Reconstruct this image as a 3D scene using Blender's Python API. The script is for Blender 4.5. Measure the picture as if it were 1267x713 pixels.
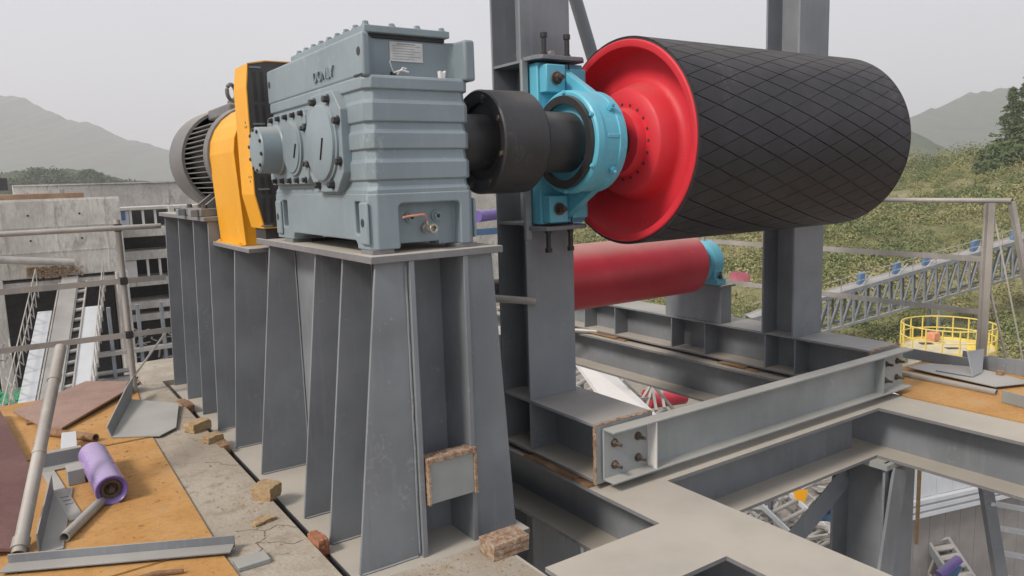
import bpy, bmesh, math, random
import numpy as np
from math import sin, cos, pi, radians as R, sqrt
from mathutils import Vector, Matrix
random.seed(7)
S = bpy.context.scene
for o in list(bpy.data.objects): bpy.data.objects.remove(o)
COL = S.collection

# ------------------------------------------------------------------ camera, sky, sun, exposure
F_PX = 944.32 / 1267.0
cd = bpy.data.cameras.new('camera'); cam = bpy.data.objects.new('camera', cd); COL.objects.link(cam)
cd.sensor_width = 36.0; cd.lens = 36.0 * F_PX; cd.clip_start = 0.05; cd.clip_end = 8000
az, pt, rl = R(55.98), R(8.211), R(1.778)
fw = Vector((cos(az) * cos(pt), sin(az) * cos(pt), -sin(pt)))
rt = fw.cross(Vector((0, 0, 1))).normalized(); dn = fw.cross(rt)
r2 = cos(rl) * rt + sin(rl) * dn; d2 = -sin(rl) * rt + cos(rl) * dn
mw = Matrix((( r2.x, -d2.x, -fw.x, 0), (r2.y, -d2.y, -fw.y, 0), (r2.z, -d2.z, -fw.z, 1.65), (0, 0, 0, 1)))
cam.matrix_world = mw
S.camera = cam
SUN_AZ, SUN_EL = 188.0, 42.0
w = bpy.data.worlds.new('World'); S.world = w; w.use_nodes = True
nt = w.node_tree; nt.nodes.clear()
out = nt.nodes.new('ShaderNodeOutputWorld'); bg = nt.nodes.new('ShaderNodeBackground')
sky = nt.nodes.new('ShaderNodeTexSky'); sky.sky_type = 'NISHITA'; sky.sun_disc = False
sky.sun_elevation = R(SUN_EL); sky.sun_rotation = R(90 - SUN_AZ); sky.air_density = 1.0; sky.dust_density = 4.0; sky.ozone_density = 1.0
mx = nt.nodes.new('ShaderNodeMix'); mx.data_type = 'RGBA'; mx.inputs[0].default_value = 0.80
mx.inputs[7].default_value = (6.75, 6.85, 7.35, 1)          # the high overcast veil in front of the blue sky
tc = nt.nodes.new('ShaderNodeTexCoord'); cn = nt.nodes.new('ShaderNodeTexNoise'); cn.inputs['Scale'].default_value = 2.2; cn.inputs['Detail'].default_value = 5
cr = nt.nodes.new('ShaderNodeMix'); cr.data_type = 'RGBA'; cr.inputs[6].default_value = (6.55, 6.5, 6.95, 1); cr.inputs[7].default_value = (7.35, 7.2, 7.35, 1)
nt.links.new(tc.outputs['Generated'], cn.inputs['Vector']); nt.links.new(cn.outputs['Fac'], cr.inputs[0]); nt.links.new(cr.outputs[2], mx.inputs[7])
nt.links.new(sky.outputs[0], mx.inputs[6]); nt.links.new(mx.outputs[2], bg.inputs[0])
bg.inputs[1].default_value = 0.10
nt.links.new(bg.outputs[0], out.inputs[0])
sd = bpy.data.lights.new('sun', 'SUN'); sun = bpy.data.objects.new('sun', sd); COL.objects.link(sun)
sd.energy = 2.7; sd.angle = R(13); sd.color = (1.0, 0.89, 0.78)
tosun = Vector((cos(R(SUN_AZ)) * cos(R(SUN_EL)), sin(R(SUN_AZ)) * cos(R(SUN_EL)), sin(R(SUN_EL))))
sun.rotation_euler = tosun.to_track_quat('Z', 'Y').to_euler(); sun.location = (-5, 5, 12)
S.view_settings.view_transform = 'Standard'; S.view_settings.look = 'None'
S.view_settings.exposure = 0.34; S.view_settings.gamma = 1.0
S.render.engine = 'CYCLES'
S.cycles.max_bounces = 6; S.cycles.volume_bounces = 1

# ------------------------------------------------------------------ materials
def nodes(name):
    m = bpy.data.materials.new(name); m.use_nodes = True
    return m, m.node_tree, m.node_tree.nodes['Principled BSDF']
def mixc(t, f, a, b, mode='MIX'):
    n = t.nodes.new('ShaderNodeMix'); n.data_type = 'RGBA'; n.blend_type = mode
    for sock, v in ((n.inputs[0], f), (n.inputs[6], a), (n.inputs[7], b)):
        if hasattr(v, 'is_linked'): t.links.new(v, sock)
        elif isinstance(v, (tuple, list)): sock.default_value = (*v[:3], 1)
        else: sock.default_value = v
    return n.outputs[2]
def noise(t, scale, detail=4, rough=.55, vec=None, stretch=None):
    n = t.nodes.new('ShaderNodeTexNoise'); n.inputs['Scale'].default_value = scale
    n.inputs['Detail'].default_value = detail; n.inputs['Roughness'].default_value = rough
    g = t.nodes.new('ShaderNodeNewGeometry'); v = g.outputs['Position']
    if stretch:
        mp = t.nodes.new('ShaderNodeMapping'); mp.inputs['Scale'].default_value = stretch
        t.links.new(v, mp.inputs[0]); v = mp.outputs[0]
    t.links.new(v, n.inputs['Vector'])
    return n.outputs['Fac']
def ramp(t, v, a, b, lo=0.0, hi=1.0):
    n = t.nodes.new('ShaderNodeMapRange'); n.interpolation_type = 'SMOOTHSTEP'
    t.links.new(v, n.inputs[0])
    for i, x in enumerate((a, b, lo, hi)): n.inputs[i + 1].default_value = x
    return n.outputs[0]
def mul(t, a, b, op='MULTIPLY'):
    n = t.nodes.new('ShaderNodeMath'); n.operation = op
    for s, v in ((n.inputs[0], a), (n.inputs[1], b)):
        if hasattr(v, 'is_linked'): t.links.new(v, s)
        else: s.default_value = v
    return n.outputs[0]
def bump(t, p, h, dist, strength=.5):
    b = t.nodes.new('ShaderNodeBump'); b.inputs['Strength'].default_value = strength; b.inputs['Distance'].default_value = dist
    t.links.new(h, b.inputs['Height']); t.links.new(b.outputs[0], p.inputs['Normal'])
DUST = (.46, .43, .37); RUST = (.20, .085, .035)
def paint(name, c, rough=.45, dust=.7, rust=.12, var=.22, metal=0.0, grain=40, streak=.25, runs=0.0):
    """painted or bare metal: tone drift, rubbed patches, dust settled on upward faces, rust specks, run marks"""
    m, t, p = nodes(name)
    n1 = noise(t, 2.2, 5); n2 = noise(t, 14, 6, .65); n3 = noise(t, grain, 3)
    col = mixc(t, ramp(t, n1, .3, .7), tuple(x * (1 - var) for x in c), tuple(min(1, x * (1 + var)) for x in c))
    run = noise(t, 3.0, 4, .6, stretch=(9, 9, .7))
    col = mixc(t, ramp(t, run, .52, .75, 0, streak), col, tuple(min(1, x * 1.5 + .05) for x in c))
    sc = noise(t, 55, 2, .5)
    col = mixc(t, ramp(t, mul(t, sc, n2), .40, .47, 0, .45), col, tuple(min(1, x * 1.6 + .06) for x in c))
    if runs:
        rn = noise(t, 1.0, 4, .6, stretch=(26, 26, 1.1)); rm = noise(t, 1.7, 3)
        col = mixc(t, mul(t, ramp(t, rn, .62, .74, 0, runs), ramp(t, rm, .48, .62)), col, (.15, .095, .06))
    sf = noise(t, 4.5, 3, .5, stretch=(1, 1, .45)); sg = noise(t, 38, 5, .7)
    col = mixc(t, mul(t, ramp(t, sf, .60, .70), ramp(t, sg, .50, .62, 0, .30)), col, tuple(min(1, x * 1.5 + .09) for x in c))
    if rust: col = mixc(t, ramp(t, mul(t, n2, n1), .37, .46, 0, min(1, rust * 5)), col, RUST)
    g = t.nodes.new('ShaderNodeNewGeometry'); sp = t.nodes.new('ShaderNodeSeparateXYZ'); t.links.new(g.outputs['Normal'], sp.inputs[0])
    up = ramp(t, sp.outputs[2], .55, .95)
    df = mul(t, up, mul(t, ramp(t, n1, .25, .75, .76, 1), dust))
    col = mixc(t, df, col, DUST)
    t.links.new(col, p.inputs['Base Color'])
    rg = mul(t, mul(t, n2, .25), rough - .10, 'ADD'); rg = mul(t, rg, mul(t, df, .4), 'ADD')
    t.links.new(rg, p.inputs['Roughness']); p.inputs['Metallic'].default_value = metal
    bump(t, p, mul(t, n3, mul(t, n1, 2.0), 'ADD'), .0015, .35)
    return m
def earth(name, cols, rough=.9, scales=(1.2, 9, 60), bd=.004, stretch=None, spots=None):
    """mineral or wooden surface: two tones, a broad stain and a fine grain"""
    m, t, p = nodes(name)
    a = noise(t, scales[0], 5); b = noise(t, scales[1], 6, .65, stretch=stretch); c = noise(t, scales[2], 3, .6, stretch=stretch)
    col = mixc(t, ramp(t, a, .35, .65), cols[0], cols[1])
    col = mixc(t, ramp(t, b, .45, .7, 0, .75), col, cols[2])
    if len(cols) > 3: col = mixc(t, ramp(t, mul(t, a, b), .30, .42, 0, .7), col, cols[3])
    col = mixc(t, ramp(t, c, .3, .75, .0, .35), col, tuple(x * .55 for x in cols[0]))
    t.links.new(col, p.inputs['Base Color']); p.inputs['Roughness'].default_value = rough
    bump(t, p, mul(t, c, b, 'ADD'), bd, .6)
    return m
def plain(name, c, rough=.6, metal=0.0):
    m, t, p = nodes(name)
    n = noise(t, 9, 5)
    t.links.new(mixc(t, ramp(t, n, .3, .7), tuple(x * .8 for x in c), tuple(min(1, x * 1.18) for x in c)), p.inputs['Base Color'])
    p.inputs['Roughness'].default_value = rough; p.inputs['Metallic'].default_value = metal
    bump(t, p, noise(t, 70, 3), .001, .3)
    return m
M = dict(
    steel=paint('slate_painted_steel', (.186, .206, .230), .5, .55, .05, .16, streak=.16, runs=.45),
    deck_steel=paint('dusty_floor_steel', (.17, .175, .185), .6, .9, .06, .12),
    light_steel=paint('pale_painted_steel', (.27, .295, .30), .5, .45, .05, .15, streak=.10),
    gear=paint('grey_green_casting_paint', (.205, .262, .298), .42, .5, .0, .10, streak=.12),
    teal=paint('turquoise_paint', (.115, .45, .60), .4, .15, .02, .10, streak=.10),
    red=paint('red_paint', (.60, .026, .042), .5, .12, .0, .10, streak=.06),
    dullred=paint('dull_red_paint', (.47, .035, .055), .40, .55, .0, .12, streak=.08),
    black=paint('black_oxide_steel', (.027, .028, .031), .38, .12, .03, .25, streak=.15),
    rubber=paint('black_rubber', (.018, .0175, .022), .55, .10, .0, .35, streak=.10),
    yellow=paint('yellow_paint', (.76, .36, .010), .45, .12, .02, .06, streak=.02),
    paleyellow=paint('faded_yellow_paint', (.70, .55, .12), .5, .3, .03, .1),
    motor=paint('motor_grey_paint', (.145, .145, .145), .45, .4, .0, .12),
    fin=paint('dark_fin_paint', (.065, .065, .067), .5, .4, .0, .12),
    dark=plain('dark_grille', (.035, .034, .036), .6),
    purple=paint('purple_paint', (.15, .10, .33), .32, .2, .0, .10, streak=.1),
    lilac=paint('lilac_wrapped_shell', (.34, .25, .52), .22, .2, .0, .08, streak=.2),
    scaf=paint('galvanised_tube', (.36, .35, .33), .42, .35, .14, .2, metal=.25),
    bolt=paint('bolt_steel', (.11, .085, .07), .45, .3, .3, .3, metal=.5),
    chrome=paint('plated_brass', (.38, .36, .33), .3, .1, .0, .15, metal=.8),
    orange=plain('orange_handle', (.62, .27, .16), .5),
    rust=earth('rusty_cut_steel', ((.22, .13, .07), (.34, .22, .13), (.13, .065, .035), (.44, .34, .24)), .9, (5, 22, 90), .006),
    concrete=earth('dusty_concrete', ((.34, .30, .245), (.42, .385, .32), (.27, .225, .17), (.21, .18, .14)), .92, (1.3, 8, 60), .004),
    farcon=earth('weathered_concrete', ((.47, .455, .425), (.63, .61, .575), (.40, .385, .355), (.25, .24, .23)), .92, (.8, 4, 16), .01, stretch=(1, 1, .35)),
    ply=earth('yellow_plywood', ((.47, .25, .075), (.53, .305, .11), (.35, .18, .055), (.44, .35, .23)), .8, (3.2, 38, 150), .002, stretch=(.85, 1.1, 1)),
    brownply=earth('red_brown_plywood', ((.30, .19, .15), (.37, .25, .20), (.25, .15, .12), (.42, .34, .29)), .7, (1.5, 10, 80), .002),
    maroonply=earth('maroon_plywood', ((.16, .075, .07), (.20, .10, .09), (.13, .06, .055), (.26, .18, .16)), .7, (1.5, 10, 80), .002),
    dirty=earth('rust_stained_floor', ((.33, .30, .25), (.41, .385, .33), (.33, .25, .15), (.27, .19, .11)), .9, (2.5, 11, 70), .003),
    packrust=earth('flame_cut_rust', ((.30, .18, .11), (.52, .43, .33), (.15, .065, .04), (.26, .12, .07)), .95, (34, 120, 330), .008),
    cream=paint('cream_floor', (.60, .54, .34), .6, .2, .03, .1),
    tan=paint('dull_grey_sheet', (.25, .24, .235), .6, .4, .05, .1),
    brick=earth('yellow_brick', ((.42, .29, .15), (.50, .37, .22), (.28, .18, .10), (.42, .38, .32)), .95, (14, 50, 190), .010),
    redbrick=earth('red_brick', ((.34, .14, .075), (.40, .19, .11), (.25, .09, .05)), .95, (14, 40, 130), .006),
    white=paint('off_white_sheet', (.66, .66, .65), .5, .3, .02, .06),
    palecover=paint('pale_blue_cover', (.52, .56, .60), .45, .2, .01, .06),
    blue=paint('blue_paint', (.08, .17, .33), .45, .2, .05, .15),
    pink=plain('pink_tape', (.75, .25, .33), .6),
    plate=plain('aluminium_plate', (.55, .56, .56), .4, .3),
    ink=plain('dark_print', (.26, .27, .28), .6),
    darkroom=plain('dark_interior', (.05, .05, .052), .9),  # rear walls: interior shade put into the colour; roof box: its own dark tone
    soil=earth('site_soil', ((.24, .22, .19), (.31, .29, .25), (.18, .165, .135), (.14, .14, .10)), .95, (.08, .5, 4), .05),
    twine=plain('white_plastic', (.7, .7, .7), .5),
)
def leafmat(name, cols):
    """leaves: each clump keeps its own tone (attribute), with broad patches of dry and fresh growth"""
    m, t, p = nodes(name)
    at_ = t.nodes.new('ShaderNodeAttribute'); at_.attribute_name = 'tone'
    r = t.nodes.new('ShaderNodeValToRGB'); e = r.color_ramp
    while len(e.elements) < len(cols): e.elements.new(.5)
    for i, c in enumerate(cols): e.elements[i].position = i / (len(cols) - 1); e.elements[i].color = (*c, 1)
    a = noise(t, .09, 5, .65)
    f = mul(t, mul(t, at_.outputs['Fac'], .55), mul(t, ramp(t, a, .36, .64), .55), 'ADD')
    t.links.new(f, r.inputs[0]); t.links.new(r.outputs[0], p.inputs['Base Color'])
    p.inputs['Roughness'].default_value = .7; p.inputs['Specular IOR Level'].default_value = .2
    return m
M['bush'] = leafmat('shrub_leaves', [(.075, .115, .05), (.145, .18, .07), (.24, .245, .10), (.35, .31, .17)])
M['conifer'] = leafmat('conifer_leaves', [(.045, .075, .032), (.08, .11, .04)])
M['forest'] = leafmat('far_forest', [(.035, .06, .025), (.06, .09, .03)])
M['bark'] = earth('bark', ((.12, .09, .065), (.16, .125, .09), (.08, .06, .045)))

# ------------------------------------------------------------------ helpers
ORG = {}
class MB:
    def __init__(s): s.b = bmesh.new()
    def face(s, vs):
        try: return s.b.faces.new(vs)
        except ValueError: return None
    def verts(s, ps): return [s.b.verts.new(p) for p in ps]
    def hexa(s, p):                       # 8 points: bottom loop 0-3, top loop 4-7
        v = s.verts(p)
        for q in ((3, 2, 1, 0), (4, 5, 6, 7), (0, 1, 5, 4), (1, 2, 6, 5), (2, 3, 7, 6), (3, 0, 4, 7)): s.face([v[i] for i in q])
        return s
    def box(s, x0, x1, y0, y1, z0, z1):
        return s.hexa([(x0, y0, z0), (x1, y0, z0), (x1, y1, z0), (x0, y1, z0), (x0, y0, z1), (x1, y0, z1), (x1, y1, z1), (x0, y1, z1)])
    def prism(s, poly, axis, a, b):       # poly in the two other axes, extruded along axis
        def P(q, t):
            return {'x': (t, q[0], q[1]), 'y': (q[0], t, q[1]), 'z': (q[0], q[1], t)}[axis]
        A = s.verts([P(q, a) for q in poly]); B = s.verts([P(q, b) for q in poly]); n = len(poly)
        s.face(A[::-1]); s.face(B)
        for i in range(n): s.face([A[i], A[(i + 1) % n], B[(i + 1) % n], B[i]])
        return s
    def bar(s, p, q, wd, hg=None, up=(0, 0, 1)):  # rectangular bar from p to q
        p = Vector(p); q = Vector(q); hg = hg or wd; d = (q - p).normalized(); u = Vector(up)
        if abs(d.dot(u)) > .98: u = Vector((1, 0, 0))
        sx = d.cross(u).normalized() * wd / 2; sy = sx.cross(d).normalized() * hg / 2
        return s.hexa([p - sx - sy, p + sx - sy, p + sx + sy, p - sx + sy, q - sx - sy, q + sx - sy, q + sx + sy, q - sx + sy])
    def angle(s, p, q, a=.05, t=.006, u=(0, 0, 1), v=None):   # L section
        p = Vector(p); q = Vector(q); d = (q - p).normalized(); u = Vector(u); u = (u - d * u.dot(d)).normalized()
        v = Vector(v) if v else d.cross(u); v = (v - d * v.dot(d)).normalized()
        pr = [(0, 0), (a, 0), (a, t), (t, t), (t, a), (0, a)]
        A = s.verts([p + u * i + v * j for i, j in pr]); B = s.verts([q + u * i + v * j for i, j in pr]); n = 6
        s.face(A[::-1]); s.face(B)
        for i in range(n): s.face([A[i], A[(i + 1) % n], B[(i + 1) % n], B[i]])
        return s
    def lathe(s, o, ax, prof, n=32, closed=False):  # prof: list of (along, radius) revolved about the axis
        o = Vector(o); ax = Vector(ax).normalized(); u = ax.orthogonal().normalized(); v = ax.cross(u); rings = []
        for a, r in prof:
            if r < 1e-6: rings.append([s.b.verts.new(o + ax * a)])
            else: rings.append(s.verts([o + ax * a + (u * cos(2 * pi * k / n) + v * sin(2 * pi * k / n)) * r for k in range(n)]))
        prs = list(zip(rings, rings[1:])) + ([(rings[-1], rings[0])] if closed else [])
        for A, B in prs:
            for k in range(n):
                k2 = (k + 1) % n
                if len(A) == 1 and len(B) == 1: continue
                if len(A) == 1: s.face([A[0], B[k2], B[k]])
                elif len(B) == 1: s.face([A[k], A[k2], B[0]])
                else: s.face([A[k], A[k2], B[k2], B[k]])
        return s
    def cyl(s, p, q, r, n=16, r2=None):
        p = Vector(p); q = Vector(q); L = (q - p).length
        return s.lathe(p, q - p, [(0, 0), (0, r), (L, r if r2 is None else r2), (L, 0)], n)
    def pipe(s, p, q, r, ri, n=16):
        p = Vector(p); q = Vector(q); L = (q - p).length
        return s.lathe(p, q - p, [(0, ri), (0, r), (L, r), (L, ri)], n, True)
    def tube(s, pts, r, n=10):            # bent round bar
        pts = [Vector(p) for p in pts]; rings = []
        for i, p in enumerate(pts):
            d = (pts[min(i + 1, len(pts) - 1)] - pts[max(i - 1, 0)]).normalized()
            u = d.cross(Vector((.31, .22, .93))).normalized(); v = d.cross(u)
            rings.append(s.verts([p + (u * cos(2 * pi * k / n) + v * sin(2 * pi * k / n)) * r for k in range(n)]))
        s.face(rings[0][::-1]); s.face(rings[-1])
        for A, B in zip(rings, rings[1:]):
            for k in range(n): s.face([A[k], A[(k + 1) % n], B[(k + 1) % n], B[k]])
        return s
    def sheet(s, pts, t):                 # flat plate given by a planar loop, thickness t along its normal
        pts = [Vector(p) for p in pts]; n = (pts[1] - pts[0]).cross(pts[2] - pts[1]).normalized()
        A = s.verts(pts); B = s.verts([p + n * t for p in pts]); k = len(pts)
        s.face(A[::-1]); s.face(B)
        for i in range(k): s.face([A[i], A[(i + 1) % k], B[(i + 1) % k], B[i]])
        return s
    def build(s, name, mat, parent=None, bevel=0.0, seg=2, sharp=32, origin=None, jitter=0):
        if jitter:
            for v in s.b.verts: v.co += Vector((random.uniform(-1, 1), random.uniform(-1, 1), random.uniform(-1, 1))) * jitter
        bmesh.ops.recalc_face_normals(s.b, faces=s.b.faces)
        if parent is not None: o0 = Vector(ORG[parent])
        elif origin is not None: o0 = Vector(origin)
        else:
            xs = [v.co for v in s.b.verts]
            o0 = Vector(((min(c.x for c in xs) + max(c.x for c in xs)) / 2, (min(c.y for c in xs) + max(c.y for c in xs)) / 2, min(c.z for c in xs)))
        bmesh.ops.translate(s.b, verts=s.b.verts, vec=-o0)
        me = bpy.data.meshes.new(name); s.b.to_mesh(me); s.b.free()
        me.polygons.foreach_set('use_smooth', [True] * len(me.polygons)); me.set_sharp_from_angle(angle=R(sharp))
        me.materials.append(M[mat] if isinstance(mat, str) else mat)
        o = bpy.data.objects.new(name, me); COL.objects.link(o)
        if parent is not None: o.parent = parent; ORG[o] = ORG[parent]
        else: o.location = o0; ORG[o] = tuple(o0)
        if bevel:
            bv = o.modifiers.new('bevel', 'BEVEL'); bv.width = bevel; bv.segments = seg; bv.limit_method = 'ANGLE'; bv.angle_limit = R(40)
        return o
def empty(name, loc):
    o = bpy.data.objects.new(name, None); COL.objects.link(o); o.location = loc; ORG[o] = tuple(loc); o.empty_display_size = .1
    return o
def tag(o, label, cat, group=None, kind=None):
    o['label'] = label; o['category'] = cat
    if group: o['group'] = group
    return o
def struct(o, kind='structure'):
    o['kind'] = kind; return o
PROTO = {}
def bolt_mesh(r, h, mat, shank=0, nut=False):
    key = (r, h, mat, shank)
    if key not in PROTO:
        b = MB(); b.lathe((0, 0, 0), (0, 0, 1), [(0, 0), (0, r), (h * .85, r), (h, r * .82), (h, 0)], 6)
        b.cyl((0, 0, -.001), (0, 0, .004), r * 1.35, 14)
        if shank: b.cyl((0, 0, h), (0, 0, h + shank), r * .55, 10)
        bmesh.ops.recalc_face_normals(b.b, faces=b.b.faces)
        me = bpy.data.meshes.new('bolt'); b.b.to_mesh(me); b.b.free(); me.materials.append(M[mat]); PROTO[key] = me
    return PROTO[key]
def bolt(p, d, parent, r=.014, h=.016, mat='bolt', shank=0, name='bolt'):
    o = bpy.data.objects.new(name, bolt_mesh(r, h, mat, shank)); COL.objects.link(o); o.parent = parent
    o.location = Vector(p) - Vector(ORG[parent])
    o.rotation_euler = (Matrix.Rotation(random.uniform(0, 1), 3, 'Z') and Vector(d).to_track_quat('Z', 'Y').to_euler())
    return o

# ------------------------------------------------------------------ floor grid of wide beams
def beam(name, lab, axis, a0, a1, c, width=.40, top=0.0, depth=.36, tf=.02, tw=.014, mat='deck_steel', cat='floor beam', group='beams of the floor grid'):
    """H beam lying along axis from a0 to a1, centred on c across"""
    e = tag(empty(name, ((a0 + a1) / 2, c, top - depth) if axis == 'x' else (c, (a0 + a1) / 2, top - depth)), lab, cat, group)
    def bx(lo, hi, z0, z1, nm):
        b = MB()
        if axis == 'x': b.box(a0, a1, lo, hi, z0, z1)
        else: b.box(lo, hi, a0, a1, z0, z1)
        return b.build(nm, mat, e)
    bx(c - width / 2, c + width / 2, top - tf, top, 'top_flange'); bx(c - width / 2, c + width / 2, top - depth, top - depth + tf, 'bottom_flange')
    mat = 'steel'; bx(c - tw / 2, c + tw / 2, top - depth + tf, top - tf, 'web')
    return e
beam('floor_beam', 'wide dusty floor beam crossing in the foreground beside the triangular floor opening', 'x', 1.795, 2.4758, 2.273)
beam('floor_beam', 'long dusty floor beam running away beneath the skid that carries the near column', 'y', 0.9, 8.2, 2.676)
beam('floor_beam', 'floor beam lying just below the bolted cross channel', 'x', 2.8762, 4.9248, 3.015)
beam('floor_beam', 'floor beam running out of the picture on the right past the plywood strip', 'y', 0.9, 3.22, 5.125)
beam('floor_beam', 'floor beam under the far skid beneath the red snub pulley', 'y', 3.226, 8.2, 5.215)
beam('floor_beam', 'beam added to block light below the gap between the concrete slab and pedestal', 'y', .8, 8.0, 1.25, top=-.26)  # added beam, stops light from the yard so the gap stays dark
beam('floor_beam', 'rear floor beam seen through the frame below the snub pulley', 'x', 2.88, 5.0, 6.9)
b = MB(); b.box(1.074, 1.795, .8, 2.895, -.075, -.046); b.box(.95, 1.80, 7.06, 8.0, -.06, -.004)
struct(b.build('floor_plate', 'dirty', None))
b = MB(); b.box(1.795, 1.815, 2.475, 7.2, -.36, -.050)
o = b.build('edge_plate', 'deck_steel'); tag(o, 'vertical steel plate closing the left side of the near floor opening', 'steel plate')
# column and braces under the frame
def hcolumn(e, x0, x1, y0, y1, z0, z1, tf=.018, tw=.012, mat='steel'):
    xm = (x0 + x1) / 2
    MB().box(x0, x1, y0, y0 + tf, z0, z1).build('front_flange', mat, e, .002)
    MB().box(x0, x1, y1 - tf, y1, z0, z1).build('rear_flange', mat, e, .002)
    MB().box(xm - tw / 2, xm + tw / 2, y0 + tf, y1 - tf, z0, z1).build('web', mat, e)
e = tag(empty('support_column', (5.1, 2.95, -12)), 'grey column standing below the floor beam corner on the right', 'column', 'columns under the floor')
hcolumn(e, 4.87, 5.26, 2.72, 3.12, -12, -.362)
MB().box(4.84, 5.29, 2.69, 3.15, -.40, -.362).build('cap_plate', 'light_steel', e)
e = tag(empty('support_column', (2.68, 3.75, -12)), 'dark column seen through the small opening beside the pedestal foot', 'column', 'columns under the floor')
hcolumn(e, 2.50, 2.86, 3.55, 3.90, -12, -.362)
o = MB().bar((4.90, 3.02, -.55), (3.2, 2.99, -1.35), .012, .17).build('diagonal_brace', 'steel'); tag(o, 'dark flat brace sloping down to the left from the column below the floor', 'brace')
o = MB().bar((5.0, 2.69, -.42), (4.66, 2.62, -1.45), .17, .02, up=(0, 1, 0)).build('diagonal_brace', 'steel'); tag(o, 'grey flat bar leaning in front of the column below the floor', 'brace')

# ------------------------------------------------------------------ concrete deck with plywood
b = MB()
n = 30
def cz(x, y): return .004 * sin(3 * x + 1.3 * y) * .5
b.box(-3.0, 1.074, .8, 7.05, -.22, 0.0)
struct(b.build('deck_slab', 'concrete', None, .004))

# ------------------------------------------------------------------ drive pedestal
ZB = -.05
ped = tag(empty('drive_pedestal', (1.55, 5, ZB)), 'long slate grey ribbed steel pedestal under the gearbox and motor', 'machine pedestal')
b = MB().box(1.134, 2.02, 2.90, 7.2, ZB - .03, ZB); b.build('base_plate', 'deck_steel', ped, .003)
XL, XR = 1.475, 1.745
for x, nm in ((XL, 'web_plate'), (XR, 'web_plate')):
    b = MB(); b.prism([(2.95, ZB), (7.05, ZB), (7.05, 1.42), (5.47, 1.42), (5.47, 1.255), (4.60, 1.255), (4.60, 1.31), (2.95, 1.31)], 'x', x - .012, x + .012)
    b.build(nm, 'steel', ped, .002)
for y, xt, zt in ((2.985, 1.318, 1.31), (3.345, 1.318, 1.31), (3.70, 1.318, 1.31), (4.45, 1.315, 1.31), (5.02, 1.26, 1.255), (5.485, 1.215, 1.42), (5.95, 1.215, 1.42), (6.48, 1.215, 1.42), (7.03, 1.215, 1.42)):
    t = .016
    b = MB(); b.prism([(1.165, ZB), (XL - .012, ZB), (XL - .012, zt), (xt, zt)], 'y', y - t / 2, y + t / 2); b.build('gusset', 'steel', ped, .002)
    xr = 3.22 - xt
    b = MB(); b.prism([(XR + .012, ZB), (1.99, ZB), (xr, zt), (XR + .012, zt)], 'y', y - t / 2, y + t / 2); b.build('gusset', 'steel', ped, .002)
for y in (3.18, 4.4, 5.5, 6.95):
    MB().box(XL + .012, XR - .012, y - .008, y + .008, ZB, 1.309).build('diaphragm', 'steel', ped)
MB().box(1.285, 1.945, 2.945, 4.60, 1.31, 1.342).build('top_plate', 'deck_steel', ped, .003)
MB().box(1.235, 1.95, 4.60, 5.475, 1.255, 1.282).build('top_plate', 'deck_steel', ped, .003)
MB().box(1.185, 1.985, 5.46, 7.12, 1.42, 1.45).build('top_plate', 'deck_steel', ped, .003)
# weld beads along the near ribs
for x, y0 in ((XL - .020, 2.972), (XR + .019, 2.972)):
    pts = [(x + random.uniform(-.0015, .0015), y0 + random.uniform(-.0015, .0015), ZB + .03 + i * .045) for i in range(30)]
    MB().tube(pts, .006, 6).build('weld_bead', 'steel', ped)
for y, zt in ((2.985, 1.31), (3.345, 1.31), (3.70, 1.31), (4.45, 1.31), (5.02, 1.255), (5.485, 1.42)):
    pts = [(XL - .019 + random.uniform(-.001, .001), y - .013 + random.uniform(-.001, .001), ZB + .02 + i * .04) for i in range(int((zt - ZB) / .04))]
    MB().tube(pts, .0055, 5).build('weld_bead', 'steel', ped)
    pts = [(1.175 + i * .03, y - .012 + random.uniform(-.0015, .0015), ZB + .004) for i in range(10)]
    MB().tube(pts, .006, 5).build('weld_bead', 'steel', ped)
# stub box welded into the recess, torch cut edges
MB().box(1.505, 1.735, 2.935, 2.955, .20, .395).build('stub_plate', 'light_steel', ped, .002)
b = MB()
for k in range(28):
    x = 1.493 + k * .00922; b.box(x, x + .0092, 2.926 + random.uniform(-.002, .002), 3.0, .395, .416 + random.uniform(-.002, .002))
for k in range(24):
    z = .197 + k * .0083
    b.box(1.735, 1.749 + random.uniform(-.0015, .002), 2.926 + random.uniform(-.003, .002), 3.0, z, z + .0083)
    b.box(1.494 + random.uniform(-.0015, .0015), 1.505, 2.926 + random.uniform(-.003, .002), 3.0, z, z + .0083)
b.build('torch_cut_edge', 'packrust', ped)
# rusty brick like packing block at the pedestal foot
b = MB()
for k in range(3): b.box(1.690, 1.885, 2.715 + random.uniform(-.004, .004), 2.845 + random.uniform(-.004, .004), -.0455 + k * .0255, -.0455 + k * .0255 + .025)
o = b.build('packing_stack', 'packrust', None, .003); tag(o, 'short stack of rusty flame cut packing plates at the pedestal foot', 'packing plates')

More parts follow.
